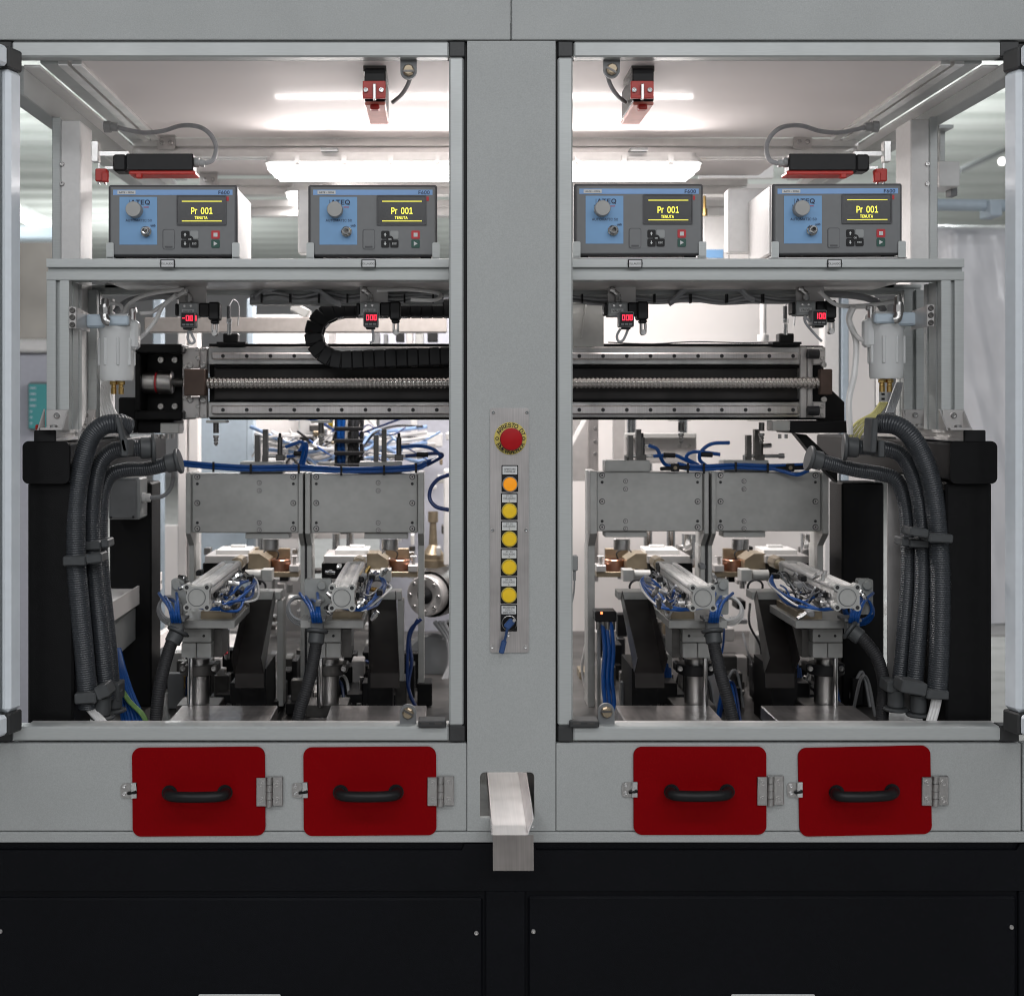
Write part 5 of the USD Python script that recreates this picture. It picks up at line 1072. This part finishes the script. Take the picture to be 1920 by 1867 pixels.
    solo('cable_coil', 'looped grey and blue leads beside the platform %s' % WHICH[i], 'cable', catl([torus(P(wu + sg * -2, 1140 + 3 * k, .30 + .01 * k), (.3, 1, .2), .026 + .002 * k, .0032, 22, 6) for k in range(3)]), ('cable_grey', 'cable_grey', 'tube_white', 'tube_blue')[i])
    solo('air_tube', 'short blue tubes bundled at the hose bracket ' + WHICH[i], 'air tube', catl([cable([P(hp[0][0] - 7 + 5 * k, 1166, .20), P(hp[0][0] - 7 + 5 * k - sg * 3, 1150, .19), P(hp[0][0] - 9 + 7 * k - sg * (6 + 3 * (k % 2)), 1136 - 3 * k, .23), P(hp[0][0] - 14 + 11 * k - sg * 18, 1112 + 6 * (k % 3), .30)], .0032, 8) for k in range(4)]), 'tube_blue')
def k_last(i): return i in (1, 3)
for i in range(4): station(i)

# blue cable run on top of the press frames
for k, (pts, lab) in enumerate((([(335, 868), (400, 874), (470, 878), (560, 877), (640, 881), (720, 880), (780, 876), (800, 868)], 'blue air tubes tied along the top of the left press frames'), ([(1515, 874), (1440, 876), (1380, 874), (1320, 877), (1290, 876), (1270, 872)], 'blue air tubes tied along the top of the right press frames'))):
    t = thing('tube_run', lab, 'tubes', P(pts[3][0], 880, YB - .01))
    for j in range(3): part(t, 'tube', cable([P(u, v + (j - 1) * 3.2, YB - .012 + .005 * (j % 2)) for u, v in pts], .0040, 8), 'tube_blue' if j != 1 else 'tube_navy')
    for u, v in pts[1:-1]: part(t, 'tie', pbox(u - 2, v - 8, u + 2, v + 11, YB - .020, YB - .017), 'black_plastic')
loops = [('blue air tube looping up from the second press frame', [(752, 838, .6), (785, 836, .6), (812, 842, .6), (826, 856, .6), (815, 862, .6), (790, 868, .58), (770, 876, .57)]), ('dark blue air tube looping behind the second press frame', [(760, 855, .6), (790, 852, .6), (822, 850, .6), (828, 856, .6), (800, 872, .58)]),
         ('dark blue tube curling at the left edge of the centre panel', [(842, 890, .35), (822, 898, .36), (808, 915, .37), (806, 935, .37), (818, 950, .36), (842, 956, .35)]), ('blue air tube from the third press frame, first bend', [(1216, 835, .6), (1232, 842, .6), (1240, 860, .6), (1250, 872, .58), (1280, 875, .57)]),
         ('blue air tube from the third press frame, lower bend', [(1225, 855, .6), (1262, 853, .6), (1285, 862, .59), (1310, 874, .57)]), ('blue air tube looping high over the fourth press frame', [(1368, 830, .6), (1335, 832, .6), (1315, 846, .6), (1312, 862, .59), (1325, 874, .57)]), ('blue air tube from the fourth press frame, lower loop', [(1350, 852, .6), (1310, 847, .6), (1292, 850, .6), (1288, 860, .59), (1310, 872, .57)]),
         ('blue tube sagging at the right end of the tube run', [(1440, 876, .56), (1470, 884, .55), (1495, 890, .54), (1515, 882, .52)]), ('blue leads hanging over the first press frame, left strand', [(535, 838, .6), (552, 832, .6), (565, 828, .6), (570, 838, .6), (566, 860, .58), (560, 876, .57)]), ('blue leads hanging over the first press frame, right strand', [(538, 856, .6), (556, 852, .6), (572, 830, .6), (575, 845, .6), (570, 866, .58), (566, 878, .57)])]
for lab, pts in loops: solo('air_tube', lab, 'air tube', cable([P(*p) for p in pts], .0044, 8), 'tube_navy' if 'dark' in lab else 'tube_blue')
for u, v, lab in ((1255, 853, 'third'), (1325, 852, 'fourth'), (792, 852, 'second'), (562, 850, 'first')):
    solo('tube_coupling', 'black inline tube coupling above the %s press frame' % lab, 'coupling', cat(cyl(P(u - 11, v, .596), P(u + 11, v + 1, .596), .006, 10, .001)), 'black_plastic')
for u, lab in ((1266, 'left'), (1482, 'right')):
    t = thing('star_knob', 'black cross-shaped wing knob on the tube run, %s of the right bay' % lab, 'knob', P(u, 880, .55), 'wing knobs on the right frames')
    part(t, 'wings', cat(rotm(pbox(u - 28, 874, u + 28, 881, .552, .56, .002), -.06, (0, 1, 0), P(u, 877, .55)), pbox(u - 8, 869, u + 8, 884, .548, .5515, .002)), 'black_plastic'); part(t, 'screw', screw(P(u, 877, .548), .0045), 'bronze')
for k, (u, v0) in enumerate(((1132, 1170), (1140, 1180), (1148, 1165))):
    solo('air_tube', 'blue air tube hanging down beside the black chute at the left of the right bay', 'air tube', cable([P(u - 2, v0, .5), P(u + 2, 1220, .48), P(u - 1, 1270, .46), P(u + 3, 1320, .42), P(u + 8 - 8 * k, 1352, .4)], .0048, 8), 'tube_blue', 'blue tubes at the left of the right bay')
for k in range(2):
    solo('air_tube', 'dark blue tube hanging at the right end of the left bay', 'air tube', cable([P(790 - 6 * k, 1160, .5), P(768, 1185 + 10 * k, .5), P(764 + 8 * k, 1240, .48), P(766, 1290, .46), P(782, 1330, .42), P(794, 1352, .4)], .004, 8), 'tube_navy', 'dark blue tubes at the right of the left bay')
t = thing('valve_island', 'small dark valve island with fittings at the left of the right bay', 'valves', P(1138, 1180, .5))
part(t, 'body', pbox(1116, 1146, 1156, 1166, .49, .54, .002), 'black_plastic'); part(t, 'bracket', pbox(1120, 1166, 1126, 1330, .53, .54), 'machined')
for k in range(4): part(t, 'fitting', zcyl(1122 + 9 * k, 1164, 1180, .50, .0058, 10), 'steel')
solo('sensor', 'slim sensor with red lit display at the left edge of the right bay', 'sensor', cat(pbox(1071, 1042, 1084, 1070, .4, .42, .002), zcyl(1077, 1070, 1088, .41, .0035, 8), cable([P(1077, 1088, .41), P(1076, 1110, .41), P(1072, 1130, .41)], .002)), 'grey_plastic')
solo('sensor_light', 'tiny glowing red lamp beside the black chute, left of the right bay', 'lamp', (lambda s: (np.asarray(s.vertices) * .0028 + P(1128, 1149, .46), np.asarray(s.faces)))(trimesh.creation.icosphere(2)), 'led_spot')

# ================================================================ rear machinery seen past the frames, left bay
t = thing('motor', 'grey flanged motor with pale rim behind the second press frame', 'motor', P(800, 1160, 1.0))
mc = P(797, 1117, .92)
part(t, 'flange', lathe([(.021, .0), (.030, .004), (.050, .004), (.053, 0), (.053, -.03), (.021, -.03)], mc, (-.5, -1, 0), 28), 'machined_light')
part(t, 'bore', lathe([(.006, .006), (.006, .012), (.021, .003), (.021, -.01)], mc, (-.5, -1, 0), 20), 'black_plastic')
part(t, 'body', lathe([(.06, -.03), (.062, -.06), (.062, -.16), (.05, -.19), (1e-6, -.19)], mc, (-.5, -1, 0), 28), 'dark_steel')
for k in range(8):
    a = k * math.pi / 4; e1, e2, d = frame_of((-.5, -1, 0)); part(t, 'bolt', screw(mc + (e1 * math.cos(a) + e2 * math.sin(a)) * .041 + d * .004, .0055, d), 'steel')
t = thing('turntable', 'pale rotary table with a turned spindle, right edge of the left bay', 'turntable', P(815, 1075, 1.1))
part(t, 'disc', cat(zcyl(836, 1062, 1080, 1.15, .11, 36), zcyl(836, 1080, 1092, 1.15, .09, 36)), 'anodised_bright'); part(t, 'spindle', lathe([(.04, 0), (.04, .02), (.03, .022), (.03, .035), (.012, .06), (.009, .12), (.014, .122), (.014, .15)], P(812, 1062, 1.1), (0, 0, 1), 18), 'bronze')
for k in range(3): solo('conduit', 'grey flexible conduit hanging in a loop under the motor', 'conduit', cable([P(815 + 8 * k, 1165, .95), P(838 + 4 * k, 1200, .95), P(842, 1250, .93), P(825 - 6 * k, 1300, .9), P(795 - 4 * k, 1318, .9)], .006, 8), 'cable_grey', 'conduits under the motor')
solo('housing', 'rounded dark grey drive housing under the motor', 'housing', cat(cyl(P(808, 1240, .98), P(808, 1240, 1.08), .075, 24, .01)), 'mid_plastic')
t = thing('cable_drum', 'black rear energy chain with bright blue tubes, hanging between the press frames', 'cable chain', P(652, 874, 1.0))
for k in range(4):
    part(t, 'link', cat(pbox(625 + 2, 786 + k * 23, 631, 803 + k * 23, .98, 1.03, .002), pbox(652, 786 + k * 23, 658, 803 + k * 23, .98, 1.03, .002), pbox(674, 786 + k * 23, 681, 803 + k * 23, .98, 1.03, .002), pbox(626, 800 + k * 23, 681, 808 + k * 23, .975, .985, .002)), 'black_plastic')
for k, m in enumerate(('tube_blue', 'tube_blue', 'tube_white', 'cable_dark', 'cable_dark')): part(t, 'tube', cable([P(636 + 8.5 * k, 775, 1.0), P(634 + 8.5 * k, 820, 1.005), P(636 + 8.5 * k, 878, 1.0)], .007, 8), m)
rr = random.Random(5)
for k in range(7):
    u = 480 + 26 * k
    solo('air_tube', 'pale blue tube in the rear machinery above the left press frames', 'air tube', cable([P(470 + 8 * k, 800 + 14 * k % 60, 1.25), P(540 + 10 * k, 830 + 6 * k, 1.2), P(620 + 10 * k, 850 - 4 * k, 1.22), P(700 + 12 * k, 815 + 8 * k, 1.25), P(800, 800 + 10 * k, 1.3)], .0055, 8), ('tube_pale', 'tube_white', 'tube_white')[k % 3], 'rear tubes of the left bay')
t = thing('tube_tangle', 'tangle of thin blue and white tubes in the rear machinery, left bay', 'tubes', P(650, 870, 1.3))
for k in range(26):
    u0_, v0_ = rr.uniform(470, 700), rr.uniform(790, 870); pts = [P(u0_ + j * rr.uniform(22, 42), v0_ + rr.uniform(-26, 26), rr.uniform(1.1, 1.4)) for j in range(5)]
    part(t, 'tube', cable(pts, rr.choice([.0026, .0034, .0042]), 6, 8), rr.choice(['tube_blue', 'tube_pale', 'tube_white', 'tube_white', 'tube_navy', 'ink']))
t = thing('rear_machine', 'pale machine frame with brackets and plates filling the rear of the left bay', 'machine', P(580, 1200, 1.5))
part(t, 'back_plate', pbox(480, 590, 705, 1010, 1.62, 1.64), 'panel_white'); part(t, 'back_plate', pbox(712, 560, 845, 1240, 1.70, 1.72), 'lilac_paint')
part(t, 'back_plate', pbox(372, 700, 472, 1120, 1.9, 1.92), 'pale_blue'); part(t, 'beam', pbox(476, 812, 830, 838, 1.5, 1.55, .003), 'white_paint'); part(t, 'column', pbox(560, 640, 590, 1010, 1.50, 1.58, .003), 'anodised_bright'); part(t, 'column', pbox(770, 640, 782, 1000, 1.45, 1.5, .003), 'white_paint')
part(t, 'column', pbox(832, 880, 846, 1060, 1.0, 1.05, .003), 'white_paint')
for k in range(120):
    u, v = rr.uniform(470, 838), rr.uniform(795, 1290); w, h = rr.uniform(6, 26), rr.uniform(5, 20); y = rr.uniform(1.0, 1.5)
    part(t, 'bracket', pbox(u, v, u + w, v + h, y, y + .05, .002), rr.choice(['machined_light', 'machined', 'white_plastic', 'dark_steel', 'anodised_bright', 'bronze', 'mid_plastic']))
for k in range(10):
    u, v = rr.uniform(490, 820), rr.uniform(600, 635)
    part(t, 'bracket', pbox(u, v, u + rr.uniform(6, 22), v + rr.uniform(10, 40), 1.3, 1.36, .002), rr.choice(['machined', 'mid_plastic', 'machined_light', 'black_plastic']))
part(t, 'camera_head', rotm(pbox(545, 572, 580, 590, 1.3, 1.36, .003), .5, (0, 1, 0), P(562, 580, 1.3)), 'machined')
part(t, 'bracket', pbox(615, 560, 628, 650, 1.3, 1.36), 'machined_light'); part(t, 'yellow_tag', pbox(615, 788, 624, 806, 1.2, 1.22), 'button_yellow'); part(t, 'cylinder', catl([zcyl(490 + d, 1000, 1060, 1.3, .011, 12) for d in (0, 24, 140, 166)]), 'chrome')
solo('indicator', 'small red lit block low behind the first pedestal', 'lamp', rotm(pbox(408, 1218, 424, 1230, .7, .72), -.5, (0, 1, 0), P(416, 1224, .7)), 'key_red')
solo('post', 'slim bright round post behind the first pedestal', 'post', zcyl(426, 1180, 1236, .72, .006, 12), 'chrome')
solo('floor_tray', 'pale tray on the machine table behind the first pedestal', 'tray', pbox(300, 1232, 430, 1300, .95, 1.3, .003), 'panel_white')
solo('low_rail', 'pale slanted rail at the left behind the first pedestal', 'rail', slant(285, 1200, .9, 335, 1170, 1.3, 26, .02), 'panel_white')
# rear of the right bay
t = thing('rear_fixture', 'dark machine parts and brackets low at the rear of the right bay', 'machine parts', P(1300, 1320, 1.2))
for k in range(70):
    u, v = rr.uniform(1080, 1540), rr.uniform(1120, 1300); y = rr.uniform(.85, 1.4); h_ = rr.uniform(8, 60)
    part(t, 'bracket', pbox(u, v, u + rr.uniform(8, 34), v + h_, y, y + rr.uniform(.03, .08), .002), rr.choice(['black_frame', 'black_plastic', 'dark_steel', 'machined', 'machined_light', 'mid_plastic', 'black_frame', 'bronze']))
for k in range(16):
    u, v = rr.uniform(1090, 1480), rr.uniform(1130, 1260); y = rr.uniform(.7, .95)
    part(t, 'cable', cable([P(u, v, y), P(u + rr.uniform(-12, 12), v + 40, y - .02), P(u + rr.uniform(-25, 25), v + 85, y), P(u + rr.uniform(-20, 20), v + 140, y)], rr.choice([.003, .004]), 6, 6), rr.choice(['tube_blue', 'tube_navy', 'ink', 'cable_grey', 'tube_white']))
t = thing('lift_plate', 'grey plate on round pillars behind the third press frame', 'plate', P(1250, 885, 1.1))
part(t, 'cross_plate', pbox(1173, 812, 1306, 868, 1.05, 1.08, .002), 'machined_light'); part(t, 'cross_plate', pbox(1173, 812, 1306, 822, 1.03, 1.0495, .002), 'machined')
for u in (1184, 1280): part(t, 'pillar', zcyl(u, 770, 812, 1.06, .013, 16), 'chrome')
for u in (1292, 1274): part(t, 'screw', screw(P(u, 836, 1.05), .006), 'steel')
for u in (1215, 1258): part(t, 'pillar', zcyl(u, 868, 1100, 1.1, .012, 16), 'chrome')
t = thing('rail_plate', 'grey mounting plate with a column of screws at the left of the right bay', 'plate', P(1110, 900, 1.2))
part(t, 'plate', pbox(1072, 770, 1104, 902, 1.2, 1.22), 'machined_light'); part(t, 'plate', pbox(1104, 770, 1122, 1090, 1.18, 1.2), 'brushed_steel'); part(t, 'plate', pbox(1150, 770, 1172, 870, 1.2, 1.22), 'machined_light')
for v in (803, 828, 851): part(t, 'screw', screw(P(1116, v, 1.18), .005), 'steel')
part(t, 'white_guard', rotm(pbox(1080, 770, 1087, 850, 1.1, 1.11), .5, (0, 1, 0), P(1083, 810, 1.1)), 'white_paint')
for i, (u, lab) in enumerate(((1298, 'third'), (1520, 'fourth'))):
    solo('lift_cylinder', 'upright polished cylinder behind the %s press frame' % lab, 'cylinder', cat(zcyl(u, 1000, 1045, .85, .026, 24), zcyl(u - 5, 1045, 1062, .85, .022, 20)), 'chrome')
solo('white_hose', 'upright white hose standing on the axis, right bay', 'hose', cat(zcyl(1431, 566, 640, .75, .008, 12), zcyl(1431, 628, 640, .75, .014, 12)), 'white_plastic')
t = thing('service_box', 'white cabinet with blue label behind the third tester', 'box', P(1345, 484, 1.0))
part(t, 'box', pbox(1318, 405, 1368, 490, 1.0, 1.1, .003), 'white_paint'); part(t, 'label', pbox(1321, 468, 1356, 484, .998, .9995), 'tester_blue'); part(t, 'fitting', cat(zcyl(1321, 368, 405, 1.04, .004, 8), zcyl(1321, 392, 405, 1.04, .008, 8)), 'brass')
# grey sheet guard behind the inner hoses right, and column plate left
solo('guard_plate', 'plain grey guard plate behind the right ribbed hoses', 'plate', pbox(1664, 905, 1712, 1330, .20, .203), 'machined_light')
# ================================================================ hall objects seen past the sides
t = thing('hall_lamp', 'glowing fluorescent tube under the hall ceiling, far left edge', 'lamp', P(64, 420, 9.0))
part(t, 'tube', cyl(P(28, 398, 9.0), P(89, 430, 10.5), .045, 12), 'tube_light'); part(t, 'tray', move(cyl(P(28, 394, 9.05), P(89, 426, 10.55), .05, 8), (0, 0, .03)), 'hall_ceiling')
t = thing('hall_lamp', 'small round glowing lamp at the far right edge', 'lamp', P(1872, 305, 9.0)); part(t, 'bulb', (lambda s: (np.asarray(s.vertices) * .03 + P(1879, 303, 9.0), np.asarray(s.faces)))(trimesh.creation.icosphere(2)), 'tube_light')
solo('hall_beam', 'pale blue beam crossing below the hall ceiling at the far left', 'beam', pbox(-200, 424, 110, 446, 9.5, 9.8), 'pale_blue')
solo('brown_partition', 'brown blurred partition at the far left', 'partition', pbox(-300, 446, 140, 636, 12, 12.2), 'brown_wall')
t = thing('hall_machine', 'lilac grey machine with teal screen standing in the hall at the left', 'machine', P(60, 1300, 3.0)); part(t, 'body', pbox(-150, 662, 92, 1400, 3.0, 3.6, .01), 'lilac_paint'); part(t, 'hood', pbox(-160, 636, 96, 660, 2.95, 3.6, .01), 'white_paint'); part(t, 'screen_frame', pbox(51, 716, 94, 808, 2.94, 2.99, .01), 'mid_plastic')
sc_ = part(t, 'screen', pbox(54, 720, 92, 803, 2.93, 2.9395), 'teal_screen'); part(sc_, 'screen_rows', catl([pbox(56, 726 + 11 * k, 59 + (8 if k < 4 else 1), 729 + 11 * k, 2.925, 2.929) for k in range(7)]), 'pale_blue')
t = thing('wrapped_machine', 'machine wrapped in white plastic film, right edge behind the right bay', 'machine', P(1820, 1150, 1.6)); gu, gv = np.meshgrid(np.linspace(1738, 1960, 36), np.linspace(410, 1165, 90))
fx, fz = X(gu, 1.7), Zz(gv, 1.7); sl = np.stack([fx * 9 + fz * 2.2, fz * 1.6, 0 * fx], -1)
fy = 1.70 - .05 * meshkit.fbm(sl, 4, 3) - .012 * meshkit.fbm(sl * 4, 3, 8) + .25 * np.clip((1785 - gu) / 50, 0, 1) ** 2 + .3 * np.clip((440 - gv) / 40, 0, 1) ** 2
ix = np.arange(36 * 90).reshape(90, 36); fq = np.stack([ix[:-1, :-1], ix[1:, :-1], ix[1:, 1:], ix[:-1, 1:]], -1).reshape(-1, 4)
fv = np.stack([fx, fy, fz], -1).reshape(-1, 3); fb = fv + np.array([0, .02, 0])
part(t, 'film', (np.vstack([fv, fb]), np.vstack([fq, fq[:, ::-1] + len(fv)])[:, [0, 1, 2, 0, 2, 3]].reshape(-1, 3)), 'film', smooth=True)
part(t, 'body', pbox(1790, 430, 1950, 1165, 2.05, 2.5, .01), 'lilac_paint')
part(t, 'base', pbox(1745, 1166, 1950, 1195, 1.72, 2.2, .01), 'white_paint')
solo('pipe', 'pale pipe with clamp crossing at the right, above the wrapped machine', 'pipe', cat(cyl(P(1740, 384, 1.5), P(1900, 386, 1.5), .018, 14), pbox(1857, 374, 1880, 405, 1.46, 1.54, .003)), 'pale_blue')
solo('roof_brace', 'dark diagonal brace under the hall ceiling at the right', 'brace', cyl(P(1795, 322, 7.0), P(1890, 278, 8.0), .025, 8), 'mid_plastic')
t = thing('wall_box', 'pale box with bracket fixed to the outside of the right post', 'box', P(1780, 350, .45)); part(t, 'box', pbox(1761, 302, 1800, 350, .42, .5, .002), 'white_paint'); part(t, 'bracket', cat(pbox(1761, 234, 1788, 240, .42, .5), pbox(1763, 240, 1772, 302, .45, .5)), 'anodised'); part(t, 'stub', pbox(1783, 351, 1795, 367, .45, .48), 'mid_plastic')
